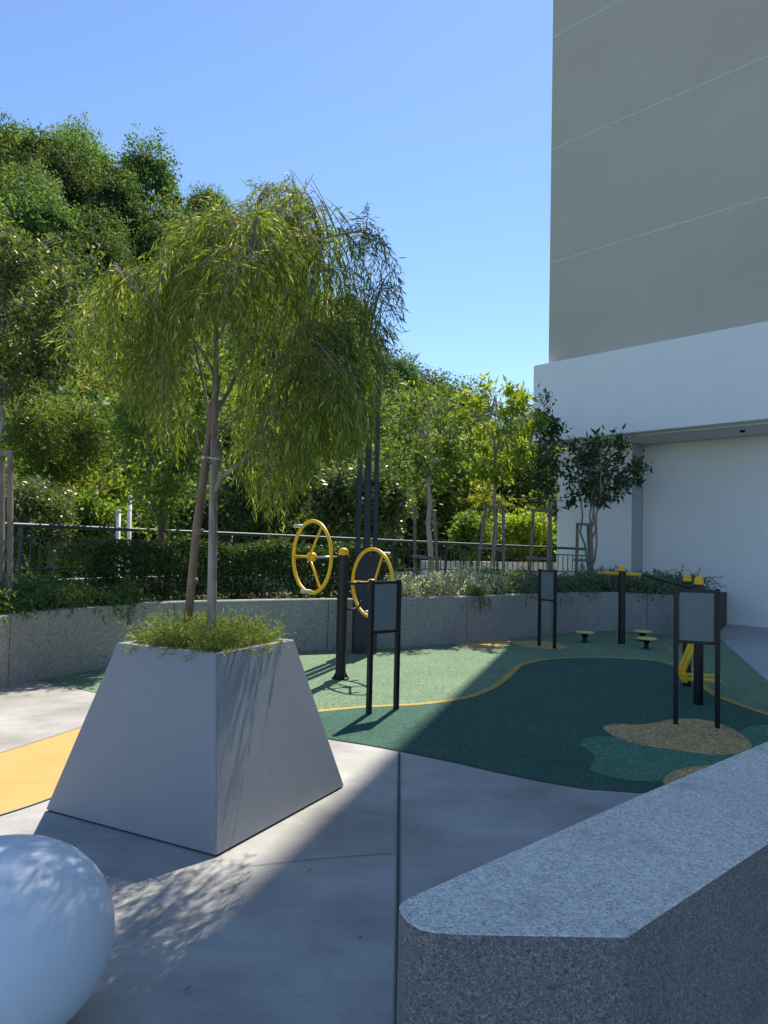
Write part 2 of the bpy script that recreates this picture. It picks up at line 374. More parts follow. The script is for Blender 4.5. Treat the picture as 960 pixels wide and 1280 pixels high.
def blob(pts, z, name, mat): return sheet([tuple(p) for p in spline([G(x, y)[:2] for x, y in pts], 6, True)], z, name, mat)
blob([(725, 930), (745, 922), (790, 925), (850, 938), (900, 935), (930, 912), (965, 908), (1010, 925), (1000, 950), (930, 950), (870, 965), (830, 976), (790, 977), (755, 970), (737, 962), (744, 950), (738, 940)], .008, 'rubber_teal_patch', M['rub_t'])
blob([(754, 912), (768, 906.5), (800, 907), (822, 904), (840, 900.5), (872, 900), (900, 906), (923, 917), (940, 933), (925, 943), (890, 945), (850, 940), (810, 934), (775, 925)], .010, 'rubber_beige_patch', M['rub_b'])
blob([(829, 980), (838, 968), (862, 961), (900, 958), (930, 965), (900, 985), (850, 988)], .010, 'rubber_beige_patch', M['rub_b'])
blob([(640, 804), (660, 801.5), (690, 803), (710, 810), (690, 812), (665, 810)], .0065, 'rubber_beige_patch', M['rub_b'])
blob([(570, 804), (600, 798), (632, 799), (637, 805), (620, 812), (596, 812), (578, 809)], .0065, 'rubber_beige_patch', M['rub_b'])
# orange band
ob = spline([G(x, y)[:2] for x, y in ((-260, 1010), (-100, 968), (0, 942), (97, 911), (150, 893))], 6)
ob2 = spline([G(x, y)[:2] for x, y in ((200, 935), (130, 972), (57, 1001), (0, 1020), (-120, 1056), (-300, 1110))], 6)
sheet([tuple(p) for p in ob] + [tuple(p) for p in ob2], .004, 'orange_paving_band', M['orange'])
ribbon(ob, .012, .008, 'paving_joint', M['jointedge']); ribbon(ob2, .012, .008, 'paving_joint', M['jointedge'])
# channel joint and hairline saw cut
jl = [G(499, 941)[:2], G(498.5, 1000)[:2], G(497.5, 1130)[:2], G(495, 1300)[:2], G(491, 1700)[:2]]
ribbon(jl, .024, .004, 'paving_joint', M['jointedge']); ribbon(jl, .009, .008, 'paving_joint', M['joint'])
cr = [G(296, 1085)[:2], G(400, 1074)[:2], G(493, 1067)[:2]]
ribbon(cr, .004, .004, 'saw_cut', M['joint'])
0 and ribbon([G(504, 1066)[:2], G(640, 1052)[:2], G(760, 1040)[:2]], .004, .004, 'saw_cut', M['joint'])
ribbon([q + np.array([0, -.008]) for q in fr], .012, .006, 'paving_joint', M['jointedge'])

# planting bed
bed = [tuple(p) for p in offs(wl, .10)] + [tuple(p[:2]) for p in offs([q[:2] for q in fl], -.0)[::-1]]
bed = [tuple(p) for p in offs(wl, .10)] + [(9.0, 19.6)] + [tuple(q[:2]) for q in fl[::-1]]
mb = MB(); mb.prism(bed, -.8, .70); o = mb.build('planting_bed_soil', M['soil']); tag(o, None, kind='structure')
# retaining wall with joints
wt = empty('planter_wall', (*wl[20], 0), 'long curved washed granite retaining wall holding the planting bed', 'wall')
mb = MB(); front_l = wl; n = len(front_l)
cor = offs(wl, .012)
vs = [(*p, -.05) for p in wl] + [(*p, WH - .012) for p in wl] + [(*p, WH) for p in cor] + [(*p, WH) for p in wback] + [(*p, -.05) for p in wback]
fs = [(k * n + i, k * n + i + 1, (k + 1) * n + i + 1, (k + 1) * n + i) for k in range(4) for i in range(n - 1)] + [(n - 1, 2 * n - 1, 3 * n - 1, 4 * n - 1, 5 * n - 1), (0, n, 2 * n, 3 * n, 4 * n)]
mb.add(vs, fs); mb.build('wall_panel', M['granite2'], wt)
acc = 0; nxt = 1.05; fo = offs(wl, -.0015)
for i in range(1, n):
    acc += np.linalg.norm(wl[i] - wl[i - 1])
    if acc > nxt:
        nxt += 2.35
        t = (wl[i] - wl[i - 1]); t /= np.linalg.norm(t); p = fo[i]
        mb = MB(); a = p - t * .005; b = p + t * .005
        mb.add([(*a, 0.01), (*b, 0.01), (*b, WH - .01), (*a, WH - .01)], [(0, 1, 2, 3)]); mb.build('joint', M['joint'], wt)

# ------------------------------------------------------------ apartment tower
vp = ray(-411, 663); dd = np.array([vp[0], vp[1]]); dd /= np.linalg.norm(dd); nn = np.array([-dd[1], dd[0]]);
if nn[1] < 0: nn = -nn
def onplane(a, px, py):                   # where the sight line at px meets the wall plane n.p = a
    d = ray(px, py); t = a / (nn @ d[:2]); return np.array([t * d[0], t * d[1], EYE + t * d[2]])
A_WALL = nn @ G(905, 780)[:2]
cz = onplane(A_WALL, 880, 546)[2]
A_BEAM = 15.66 / 17.37 * A_WALL
def slab(mb, a0, a1, s0, s1, z0, z1, mi=0):      # s measured along -dd (towards the right and the camera)
    P = lambda a, s: (nn * a - dd * s)
    mb.prism([P(a0, s0), P(a0, s1), P(a1, s1), P(a1, s0)], z0, z1, mi)
def sof(p): return -(dd @ p[:2])
bc = onplane(A_BEAM, 667, 457); s_beam = sof(bc); zt = bc[2]; zb = onplane(A_BEAM, 737, 547)[2]; zb = (zb + cz) / 2
A_TOW = A_BEAM + .30; tc = onplane(A_TOW, 686, 430); s_tow = sof(tc)
A_PIER = A_WALL - .55; s_p0 = sof(onplane(A_PIER, 696, 650)); s_p1 = sof(onplane(A_PIER, 789, 650))
print('building', A_WALL, A_BEAM, zt, zb, cz, s_beam, s_tow, s_p0, s_p1, 'towercorner', tc)
SR = s_beam + 34
bt = empty('apartment_tower', (*(nn * A_WALL - dd * (s_beam + 6)), 0), 'tall taupe rendered apartment tower standing on a white podium', 'building')
mb = MB(); slab(mb, A_TOW, A_TOW + 20, s_tow, SR - .4, zt - .3, 58); mb.build('upper_wall', M['tower'], bt)
gz = [onplane(A_TOW, 690, 328)[2], onplane(A_TOW, 695, 184)[2], onplane(A_TOW, 697, 44)[2]]
st = (gz[2] - gz[0]) / 2; print('grooves', gz)
for k in range(17):
    z = gz[0] + k * st
    mb = MB(); slab(mb, A_TOW - .004, A_TOW - .0005, s_tow + .0, SR - .45, z - .018, z + .018); mb.build('groove', M['groove'], bt)
mb = MB(); slab(mb, A_BEAM, A_BEAM + 20.5, s_beam, SR, zb, zt); mb.build('podium_beam', M['white'], bt, .015)
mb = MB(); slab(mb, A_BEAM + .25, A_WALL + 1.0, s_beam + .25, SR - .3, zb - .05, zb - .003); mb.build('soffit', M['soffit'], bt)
mb = MB(); slab(mb, A_PIER, A_PIER + 3.0, s_p0, s_p1, 0, zb - .06); mb.build('pier', M['white'], bt, .01)
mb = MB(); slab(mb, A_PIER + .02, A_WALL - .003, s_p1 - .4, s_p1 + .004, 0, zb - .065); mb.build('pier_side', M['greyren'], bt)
mb = MB(); slab(mb, A_WALL, A_WALL + .3, s_p1 - .3, SR - 1, 0, zb - .055); mb.build('recessed_wall', M['white'], bt)
dl = onplane(A_WALL - .85, 928, 544); dlp = nn * (A_WALL - .85) - dd * sof(dl)
mb = MB(); mb.lathe((dlp[0], dlp[1], zb - .12), [(.05, .03), (.055, .035), (.055, .068)], 16); mb.build('ceiling_light', M['black'], bt)

# ------------------------------------------------------------ fence
fr_ = empty('railing', (fl[20][0], fl[20][1], 0), 'dark metal picket railing on a pale kerb behind the planting bed', 'fence')
seg = [0]
for i in range(1, len(fl)): seg.append(seg[-1] + np.linalg.norm(fl[i][:2] - fl[i - 1][:2]))
def fat(s):
    return np.array([np.interp(s, seg, [q[k] for q in fl]) for k in range(3)])
TOT = seg[-1]; nb_ = int(TOT / 1.45); bl = TOT / nb_
mb = MB(); mb.tube([q for q in fl], .028, 10); mb.build('handrail', M['fence'], fr_)
mb = MB(); zoff = lambda q, d: np.array([q[0], q[1], q[2] - d])
mb.tube([zoff(q, .16) for q in fl], 1, 4, 0, False, (.018, .012)); mb.build('upper_rail', M['fence'], fr_)
mb = MB(); mb.tube([zoff(q, .565) for q in fl], 1, 4, 0, False, (.018, .012)); mb.build('lower_rail', M['fence'], fr_)
for i in range(nb_ + 1):
    q = fat(i * bl); mb = MB(); mb.box((q[0], q[1], q[2] - .35), (.04, .04, .69), .5); mb.build('post', M['fence'], fr_)
    if i < nb_:
        mb = MB()
        for k in range(1, 10):
            q = fat(i * bl + k * bl / 10); mb.box((q[0], q[1], q[2] - .3625), (.014, .014, .385), .5)
        mb.build('picket_panel', M['fence'], fr_)
mb = MB(); f2 = [q[:2] for q in fl]; a, b = offs(f2, -.09), offs(f2, .12); n = len(a)
for z0, z1 in ((0, 0),):
    kz = [fl[i][2] - .71 for i in range(n)]
    mb.add([(*a[i], -.8) for i in range(n)] + [(*a[i], kz[i]) for i in range(n)] + [(*b[i], kz[i]) for i in range(n)] + [(*b[i], -.8) for i in range(n)],
           [(k * n + i, k * n + i + 1, (k + 1) * n + i + 1, (k + 1) * n + i) for k in range(3) for i in range(n - 1)])
o = mb.build('kerb', M['kerb']); tag(o, None, kind='structure')

# ------------------------------------------------------------ pyramid planter
base = [G(57, 1014), G(270, 1072), G(430, 984)]
c2 = (base[0] + base[2]) / 2; base.append(2 * c2 - base[1])
c2 = sum(base) / 4; PZ = .945; K = .60
e1 = base[2] - base[1]; e1 /= np.linalg.norm(e1)
Q = lambda k, z: [(c2[0] + (b[0] - c2[0]) * k, c2[1] + (b[1] - c2[1]) * k, z) for b in base]
pl = empty('tapered_planter', (c2[0], c2[1], 0), 'large grey painted planter shaped like a cut pyramid in the plaza', 'planter')
mb = MB(); mb.add(Q(1, 0.012) + Q(K, PZ) + Q(K - .07, PZ) + Q(K - .07, PZ - .12), [(k * 4 + i, k * 4 + (i + 1) % 4, (k + 1) * 4 + (i + 1) % 4, (k + 1) * 4 + i) for k in range(3) for i in range(4)])
mb.build('planter_body', M['plpaint'], pl, .006)
mb = MB(); mb.add(Q(.985, 0.0) + Q(.985, .02), [(i, (i + 1) % 4, 4 + (i + 1) % 4, 4 + i) for i in range(4)]); mb.build('plinth_gap', M['joint'], pl)
mb = MB(); mb.add(Q(K - .075, PZ - .05), [(0, 1, 2, 3)]); mb.build('soil', M['soil'], pl)

# ------------------------------------------------------------ bench and seat
bd = np.array([.719, .695]); bn = np.array([-bd[1], bd[0]]); BH = .55
pts = [G(x, y, BH)[:2] for x, y in ((784, 1171), (668, 1169), (580, 1167.5), (543, 1165), (524, 1160.5), (509, 1151.5), (501, 1141), (498.5, 1132.5), (502, 1127), (512, 1121))]
bk = G(806, 991, BH)[:2]; bd = (G(960, 1054, BH)[:2] - pts[0]); bd /= np.linalg.norm(bd)
pts = [pts[0] + bd * 8] + pts + [bk, bk + bd * 7]
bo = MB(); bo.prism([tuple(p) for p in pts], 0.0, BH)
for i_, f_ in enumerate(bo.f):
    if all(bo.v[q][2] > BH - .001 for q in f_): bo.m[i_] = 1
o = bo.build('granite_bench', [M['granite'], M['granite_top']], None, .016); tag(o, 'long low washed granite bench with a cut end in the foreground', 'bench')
prof = []
for k in range(0, 33):
    a = -math.pi / 2 + math.pi * k / 32
    prof.append((.352 * max(0.0001, math.cos(a)) ** .84, .295 + .295 * math.sin(a)))
sc_ = G(-4, 1170, .295)
mb = MB(); mb.lathe((sc_[0], sc_[1], -.015), prof, 64); o = mb.build('pebble_seat', M['seat']); tag(o, 'smooth rounded pale blue grey pebble seat, cut off by the lower left corner', 'seat')

# ------------------------------------------------------------ info boards
def board(pL, pR, label):
    a, b = G(*pL), G(*pR); c = (a + b) / 2; t = (b - a)[:2]; L = np.linalg.norm(t); t /= L; L = .345; a2 = c[:2] - t * L / 2; b2 = c[:2] + t * L / 2
    rz = math.atan2(t[1], t[0]); e = empty('notice_board', (c[0], c[1], 0), label, 'notice board', 'blank notice boards by the exercise gear')
    for p in (a2, b2):
        mb = MB(); mb.box((p[0], p[1], .615), (.042, .042, 1.23), rz); mb.build('post', M['black'], e, .003)
    for z in (1.205, .745):
        mb = MB(); mb.box((c[0], c[1], z), (L - .044, .026, .026), rz); mb.build('crossbar', M['black'], e)
    mb = MB(); mb.box((c[0], c[1], .975), (L - .062, .012, .43), rz); mb.build('panel', M['panel'], e)
board((461, 893), (495, 887), 'blank grey notice board on two black posts, in front of the yellow wheels')
board((844, 906), (897, 911), 'blank grey notice board on two black posts, nearest one standing on the tan rubber patch')
board((675, 808), (692, 811), 'small looking blank notice board farthest back, close to the granite retaining wall')

# ------------------------------------------------------------ wheel trainer
wc = G(425.5, 849); e = empty('wheel_trainer', (wc[0], wc[1], 0), 'black post carrying two yellow three-spoke exercise wheels', 'exercise machine')
def cap_post(e, c, r_, top, flange=True):
    mb = MB(); mb.lathe((c[0], c[1], 0), [(r_, 0), (r_, top - .085)], 24); mb.build('post', M['black'], e)
    mb = MB(); mb.lathe((c[0], c[1], 0), [(r_ * 1.0, top - .085), (r_ * 1.0, top - .05), (r_ * .86, top - .022), (r_ * .5, top - .004), (.001, top)], 24); mb.build('post_cap', M['cap'], e)
    if flange:
        mb = MB(); mb.lathe((c[0], c[1], 0), [(r_ * 1.7, .004), (r_ * 1.7, .018), (r_ * 1.05, .019)], 20)
        for k in range(4):
            a = k * math.pi / 2 + .4; mb.add([(c[0] + math.cos(a) * r_, c[1] + math.sin(a) * r_, .018), (c[0] + math.cos(a) * r_ * 1.65, c[1] + math.sin(a) * r_ * 1.65, .018), (c[0] + math.cos(a) * r_, c[1] + math.sin(a) * r_, .09)], [(0, 1, 2)])
        mb.build('base_flange', M['black'], e)
cap_post(e, wc, .060, 1.515)
ax = np.array([.80, .60, 0.0]); tx = np.array([-.60, .80, 0.0]); zz = np.array([0, 0, 1.0])
def wheel(c, sgn, rot, label):
    wh = MB(); Rw = .405
    ring = [c + Rw * (math.cos(a) * tx + math.sin(a) * zz) for a in np.linspace(0, 2 * math.pi, 49)[:-1]]
    wh.tube(ring, .021, 10, closed=True); w_ = wh.build('wheel', M['yellow'], e); w_['label'] = label
    for k in range(3):
        a = rot + k * 2 * math.pi / 3; s_ = MB(); s_.tube([c + sgn * ax * .03, c + Rw * (math.cos(a) * tx + math.sin(a) * zz)], .0145, 8); s_.build('spoke', M['yellow'], w_)
    h = MB(); h.tube([c - ax * .035, c + ax * .035], .05, 16); h.build('hub', M['yellow'], w_)
    return w_
lc = wc + np.array([0, 0, 0]) - ax * .43; lc[2] = 1.405
rc = wc + ax * .42; rc[2] = 1.10
def hang(w_, c, sg, angs):
    for a in angs:
        p = c + .385 * (math.cos(a) * tx + math.sin(a) * zz); g = MB(); g.tube([p, p + sg * ax * .03, p + sg * ax * .14], [.01, .021, .021], 10); g.build('handle', M['cream'], w_)
w1 = wheel(lc, -1, R(0), 'higher yellow wheel on the left of the post'); hang(w1, lc, -1, (R(64), R(266)))
w2 = wheel(rc, 1, R(0), 'lower yellow wheel partly behind the notice board'); hang(w2, rc, 1, (R(113), R(292)))
mb = MB(); mb.tube([(*wc[:2], 1.405), lc + ax * .03], .013, 8); mb.build('axle', M['steel'], e)
mb = MB(); mb.tube([(*wc[:2], 1.10), rc - ax * .03], .02, 8); mb.build('axle', M['black'], e)
mb = MB(); q = wc.copy(); q[2] = .80
mb.tube([q, q + ax * .17, q + ax * .24 + zz * .03, q + ax * .27 + zz * .10], .013, 8); mb.build('bracket', M['black'], e)

# ------------------------------------------------------------ waist twister, discs, stepper
tcn = G(777, 805); e = empty('waist_trainer', (tcn[0], tcn[1], 0), 'black post with yellow cap and yellow crossbar between the round discs', 'exercise machine')
cap_post(e, tcn, .057, 1.30, False)
mb = MB(); A1 = at(750, 716, 13.3); B1 = at(803, 718.5, 12.7)
mb.tube([A1, B1], .028, 10); mb.build('crossbar', M['yellow'], e)
s2 = G(873, 881); s1 = G(858.5, 858)
mb = MB(); E1 = np.array([s2[0], s2[1], 1.17]) + np.array([.0, .0, 0]); mb.tube([B1, at(806, 719, 12.6), E1], .024, 8); mb.build('handrail', M['black'], e)
for (px, py), lab in (((731, 803), 'round yellow standing disc on a short black foot, left of the trainer post'), ((803, 801.5), 'round yellow standing disc right of the trainer post, the farther of two'), ((808, 811.5), 'round yellow standing disc right of the trainer post, the nearer of two')):
    g = G(px, py); q = empty('twist_disc', (g[0], g[1], 0), lab, 'exercise disc', 'round yellow twisting discs')
    mb = MB(); mb.lathe((g[0], g[1], 0), [(.06, .005), (.06, .02), (.035, .03), (.035, .10), (.055, .105), (.055, .155)], 20); mb.build('foot', M['black'], q)
    mb = MB(); mb.lathe((g[0], g[1], .156), [(.12, 0), (.152, .004), (.152, .02), (.145, .026)], 32); mb.build('disc', M['discp'], q)
c = (s1 + s2) / 2; e = empty('leg_stepper', (c[0], c[1], 0), 'stepping trainer with two yellow-capped black posts behind the near notice board', 'exercise machine')
cap_post(e, s1, .047, 1.30, False); cap_post(e, s2, .047, 1.31, False)
ln = (s2 - s1); LN = np.linalg.norm(ln); ln /= LN; pr = np.array([ln[1], -ln[0], 0])
if pr[0] < 0: pr = -pr
mb = MB(); mb.tube([np.array([*s1[:2], 1.1]), np.array([*s2[:2], 1.1])], .024, 10); mb.build('crossbar', M['black'], e)
for u, off, kk in ((.38, -.10, 0), (.68, -.10, 1)):
    top = s1 + ln * LN * u; top = np.array([top[0], top[1], 1.1]); m_ = top.copy(); m_[2] = .6; bt_ = top + pr * off; bt_[2] = .30; b3 = bt_.copy(); b3[2] = .2
    mb = MB(); mb.tube(spline([top, m_, bt_, b3], 5), .024, 10); q = mb.build('swing_arm', M['yellow'], e)
    mb = MB(); cc = b3 + pr * .16; mb.box((cc[0], cc[1], .20), (.40, .13, .022), math.atan2(pr[1], pr[0])); mb.build('foot_plate', M['yellow'], q, .004)
    mb = MB(); mb.box((b3[0], b3[1], .215), (.05, .15, .09), math.atan2(pr[1], pr[0])); mb.build('bracket', M['yellow'], q, .004)

# ------------------------------------------------------------ lamp column
lb = G(455, 816); e = empty('lamp_column', (lb[0], lb[1], 0), 'dark navy lamp column of three slim masts on a boxy base, by the wall', 'lamp post')
rz = R(12)
cx_, sx_ = math.cos(rz), math.sin(rz)
mb = MB(); mb.box((lb[0], lb[1], .70), (.33, .22, 1.40), rz); mb.build('base_casing', M['navy'], e, .006)
mb = MB()
mb.box((lb[0], lb[1], 1.405), (.35, .24, .012), rz); mb.build('base_lid', M['navy'], e)
for k, (dx, top) in enumerate(((-.125, 3.35), (.0, 3.75), (.125, 4.22))):
    mb = MB(); mb.box((lb[0] + dx * cx_, lb[1] + dx * sx_, (1.41 + top) / 2), (.06 if k != 1 else .085, .06, top - 1.41), rz); mb.build('mast', M['navy'], e, .003)
mb = MB(); mb.box((lb[0] + .155 * cx_, lb[1] + .155 * sx_, 4.15), (.14, .10, .17), rz); mb.build('lamp_head', M['navy'], e, .004)

# ------------------------------------------------------------ trees
def limb(mb, a, b, r0_, r1_, bend=.1, n=6, seed=0, mi=0, sag=0, seg_=7):
    g = np.random.default_rng(seed); a = np.array(a, float); b = np.array(b, float); L = np.linalg.norm(b - a)
    off = g.normal(size=3) * bend * L; pts = []
    for i in range(n + 1):
        u = i / n; p = a + (b - a) * u + off * math.sin(math.pi * u) + np.array([0, 0, sag * L * math.sin(math.pi * u)]) + (g.normal(size=3) * .012 * L if 0 < i < n else 0); pts.append(p)
    mb.tube(pts, [r0_ + (r1_ - r0_) * (i / n) ** .8 for i in range(n + 1)], seg_, mi); return pts
def broadleaf(name, label, base, cc, rad, ntw, lpt, LL, LW, leaf, barkm, tr=.04, seed=1, group=None, stems=1, droop=0.2, cat='tree', ub=.45, clump=.16, parts=True, nlimb=8, ring=.2):
    g = np.random.default_rng(seed); base = np.array(base, float); cc = np.array(cc, float); rad = np.array(rad, float)
    e = empty(name, base, label, cat, group); mb = MB(); nodes = []
    for s_ in range(stems):
        o_ = g.normal(size=3) * np.array([.3, .3, 0]) * (stems > 1) * rad
        b0 = base + np.array([g.normal() * .04, g.normal() * .04, 0]) * (stems > 1)
        tp = cc + o_ + np.array([0, 0, rad[2] * (.55 if stems == 1 else .3)])
        pts = limb(mb, b0, tp, tr / math.sqrt(stems) ** .7, tr * .25, .03, 9, seed + s_)
        H_ = tp[2] - base[2]; lo = cc[2] - rad[2] * .9
        nodes += [(p, tr * .4) for p in pts if p[2] > lo]
    if not nodes: nodes = [(pts[-1], tr * .4)]
    lims = []
    for k in range(nlimb):
        p, r_ = nodes[g.integers(len(nodes))]
        d = rdir(1, g)[0]; d[2] = abs(d[2]) * .6 - .05; tgt = cc + d * rad * g.uniform(.5, .85)
        lims += limb(mb, p, tgt, r_ * .8, r_ * .25, .08, 5, seed * 31 + k, seg_=5)
    allp = np.array([p for p, _ in nodes] + lims)
    d = rdir(ntw, g); rr = g.uniform(ring, 1, ntw) ** .5; lump = 1 + .18 * np.sin(d[:, 0] * 5 + seed) * np.cos(d[:, 1] * 4 + seed * 2) + .12 * np.sin(d[:, 2] * 7 + seed)
    tw = cc + d * rad * (rr * lump)[:, None]
    C_, D_ = [], []
    for k in range(ntw):
        i = np.argmin(np.linalg.norm(allp - tw[k], axis=1)); a = allp[i]; b = tw[k]
        mb.tube([a, (a + b) / 2 + np.array([0, 0, .02]), b], [tr * .13, tr * .09, tr * .05], 3)
        m = int(lpt * g.uniform(.6, 1.4)); u = g.uniform(ub, 1.0, m)[:, None]
        C_.append(a + (b - a) * u + g.normal(size=(m, 3)) * clump * .5)
        o_ = (b - a) / (np.linalg.norm(b - a) + 1e-6)
        D_.append(o_ * .5 + rdir(m, g) * .9 + np.array([0, 0, -droop]))
    C_ = np.concatenate(C_); D_ = np.concatenate(D_); n = len(C_)
    nm = rdir(n, g) * .9 + np.array([0, 0, .8])
    mb.build('trunk', M[barkm], e)
    cards('crown', C_, D_, nm, LL * g.uniform(.6, 1.25, n), LW * g.uniform(.7, 1.2, n), M[leaf], None, e); return e
def at2(x, y, D): return at(x, y, D)

# weeping tree in the planter
def weeping():
    g = np.random.default_rng(5); D0 = c2[1] + .02
    PX = lambda x, y, dy=0.0: at(x, y, D0 + dy)
    b0 = at(265, 800, D0 - .05); b0[2] = PZ - .06
    e = empty('weeping_tree', b0, 'weeping tree with fine drooping light green leaves, growing in the tapered planter', 'tree')
    mb = MB(); nodes = []
    def path(pts, r0_, r1_):
        P = spline([PX(*p) if len(p) > 2 else PX(p[0], p[1]) for p in pts], 5); k = len(P)
        mb.tube(P, [r0_ + (r1_ - r0_) * i / (k - 1) for i in range(k)], 9); nodes.extend(P[k // 4:])
    P0 = [b0, at(265, 740, D0 - .03), at(266, 670, D0), at(267, 600, D0), at(268, 545, D0)]
    P = spline(P0, 5); mb.tube(P, [.031 - .008 * i / (len(P) - 1) for i in range(len(P))], 12)
    path([(268, 545), (269, 480, -.03), (270, 420, -.05), (268, 350, -.05), (262, 290, 0)], .023, .006)
    path([(267, 600), (275, 578, .05), (272, 550, .05), (262, 520, .1), (252, 470, .15), (240, 420, .2), (225, 370, .3), (205, 330, .35)], .014, .005)
    path([(267, 618), (280, 595, -.05), (305, 575, -.12), (322, 550, -.2), (332, 505, -.28), (352, 455, -.35), (378, 400, -.4), (400, 340, -.4)], .017, .005)
    path([(268, 520), (290, 480, .1), (310, 430, .2), (335, 370, .3), (365, 310, .3), (372, 260, .3)], .014, .004)
    path([(269, 470), (245, 430, -.15), (215, 400, -.3), (180, 370, -.4), (155, 350, -.45)], .012, .004)
    path([(269, 430), (300, 370, -.2), (340, 330, -.3), (400, 300, -.2), (450, 290, 0.0), (475, 300, .05)], .011, .003)
    path([(253, 470, .15), (215, 450, .2), (170, 430, .2), (125, 415, .15), (95, 425, .1)], .009, .003)
    path([(332, 505, -.28), (370, 470, -.1), (410, 440, .0), (450, 420, .1), (470, 430, .1)], .010, .003)
    path([(270, 420, -.05), (285, 340, .1), (310, 280, .2), (330, 245, .2)], .009, .003)
    path([(268, 350, -.05), (290, 320, -.4), (310, 310, -.6), (330, 330, -.7)], .008, .003)
    path([(310, 430, .2), (350, 400, .5), (400, 380, .6), (430, 380, .6)], .008, .003)
    path([(252, 470, .15), (220, 420, .5), (190, 390, .6)], .008, .003)
    path([(267, 585), (250, 560, -.1), (244, 535, -.12), (225, 520, -.15), (205, 505, -.2)], .006, .003)
    nodes_ = np.array(nodes)
    topx = [60, 90, 110, 130, 160, 190, 215, 240, 290, 320, 340, 375, 392, 430, 470, 495]
    topy = [425, 385, 365, 345, 335, 318, 280, 258, 252, 240, 225, 222, 262, 268, 285, 320]
    topx, topy = list(range(60, 498, 6)), [float(np.interp(q, topx, topy) + 13 * math.sin(q * .13 + 1) + 9 * math.sin(q * .31)) for q in range(60, 498, 6)]
    botx = [60, 95, 140, 165, 190, 205, 230, 245, 262, 280, 300, 330, 360, 380, 400, 420, 450, 470, 480, 495]
    boty = [455, 460, 478, 520, 560, 590, 575, 545, 500, 560, 625, 648, 645, 615, 588, 580, 575, 545, 480, 420]
    den = lambda x: np.interp(x, [60, 110, 150, 250, 300, 430, 460, 495], [.0, .05, .7, .62, .95, 1, .6, .4])
    half = lambda x: 1.0 * math.sqrt(max(.03, 1 - ((x - 290) / 225.) ** 2))
    tw = []
    while len(tw) < 290:
        x = g.uniform(80, 494)
        if g.random() > den(x): continue
        yt, yb = np.interp(x, topx, topy), np.interp(x, botx, boty)
        y = yt + 6 + max(yb - yt - 45, 8) * g.random() ** (1.15 if x < 330 else .8)
        hh = half(x) * math.sqrt(max(.05, 1 - (max(0, (yt + 130 - y) / 130.)) ** 2 * .85)); dy = g.uniform(-1, 1) * hh
        if abs(x - 258) < 30 and 375 < y < 545 and dy < .25: continue
        if x > 395 and y < 395 and g.random() < .85: continue
        if 150 < x < 215 and 400 < y < 450 and g.random() < .6: continue
        for q in range(g.integers(2, 8)):
            xx, yy = x + g.normal() * 7, y + g.normal() * 8
            if yy < np.interp(xx, topx, topy) + 4: yy = np.interp(xx, topx, topy) + 4
            tw.append((xx, yy, dy + g.normal() * .05))
    for q in range(42):
        x = g.uniform(185, 400); yt = np.interp(x, topx, topy); dy = g.uniform(-.6, .6)
        for k in range(3): tw.append((x + g.normal() * 7, yt + 8 + g.random() * 60, dy))
    EX = [(338, 232), (350, 222), (368, 216), (385, 226), (396, 250), (372, 240), (425, 288), (440, 278), (455, 282), (470, 292), (482, 308), (465, 325), (450, 345), (475, 338), (486, 362), (470, 395), (484, 445), (476, 425), (455, 308), (440, 320), (72, 402), (86, 386), (102, 372), (96, 430), (116, 402), (130, 382), (108, 445)]
    for (x, y) in EX:
        for q in range(3): tw.append((x + g.normal() * 6, y + g.normal() * 5, g.normal() * .12))
    nEX = len(EX) * 3
    C_, D_, Nn = [], [], []; tm = []
    for iw, (x, y, dy) in enumerate(tw):
        b = PX(x, y, dy); dn = np.linalg.norm(nodes_ - b - np.array([0, 0, -.12]), axis=1); i = np.argmin(dn); a = nodes_[i]
        mid = (a + b) / 2 + np.array([0, 0, (.06 + .1 * np.linalg.norm(b - a)) * (.25 if iw >= len(tw) - nEX else 1)]); tp = spline([a, mid, b], 5)
        mb.tube(tp, [.0042 - .0026 * q / (len(tp) - 1) for q in range(len(tp))], 4)
        out = (b - a); out[2] = 0; out /= (np.linalg.norm(out) + 1e-6)
        airy = 1 if iw >= len(tw) - nEX or (x > 415 and y < 410) or x < 130 or (x > 300 and y < 262) else 0
        ns = 4 if airy else 5
        for s_ in range(ns):
            u = g.uniform(.3, 1.0); kk = u * (len(tp) - 1); k0 = int(kk); p = tp[k0] + (tp[min(k0 + 1, len(tp) - 1)] - tp[k0]) * (kk - k0)
            L = g.uniform(.30, .85) * (1.0 if not airy else .75)
            az = g.normal(size=3) * .55; az[2] = 0; d = out * g.uniform(.1, .7) * (1.6 if airy else 1) + az * .8; d[2] = g.uniform(-.3, .35); d /= np.linalg.norm(d)
            st_ = .045; nst = int(L / st_); pts = [p]; q = p.copy()
            grav = g.uniform(.22, .42) * (.55 if airy else 1)
            for t in range(nst):
                d = d + np.array([0, 0, -grav]) + g.normal(size=3) * .05; d /= np.linalg.norm(d); q = q + d * st_; 
                pxx = 480 + F * ((q - [0, 0, EYE]) @ rt) / ((q - [0, 0, EYE]) @ fw); pyy = 640 - F * ((q - [0, 0, EYE]) @ up) / ((q - [0, 0, EYE]) @ fw)
                if pyy > np.interp(pxx, botx, boty) + g.uniform(-25, 12): break
                if abs(pxx - 268) < 13 and pyy > 520: break
                if 236 < pxx < 296 and 385 < pyy < 535 and g.random() < .3: break
                if pxx < 54 or pxx > 503 or pyy < np.interp(pxx, topx, topy) - 14 + g.uniform(-6, 6): break
                pts.append(q)
            if len(pts) < 3: continue
            tm.append(pts)
            P = np.array(pts); sgl = len(P) - 1
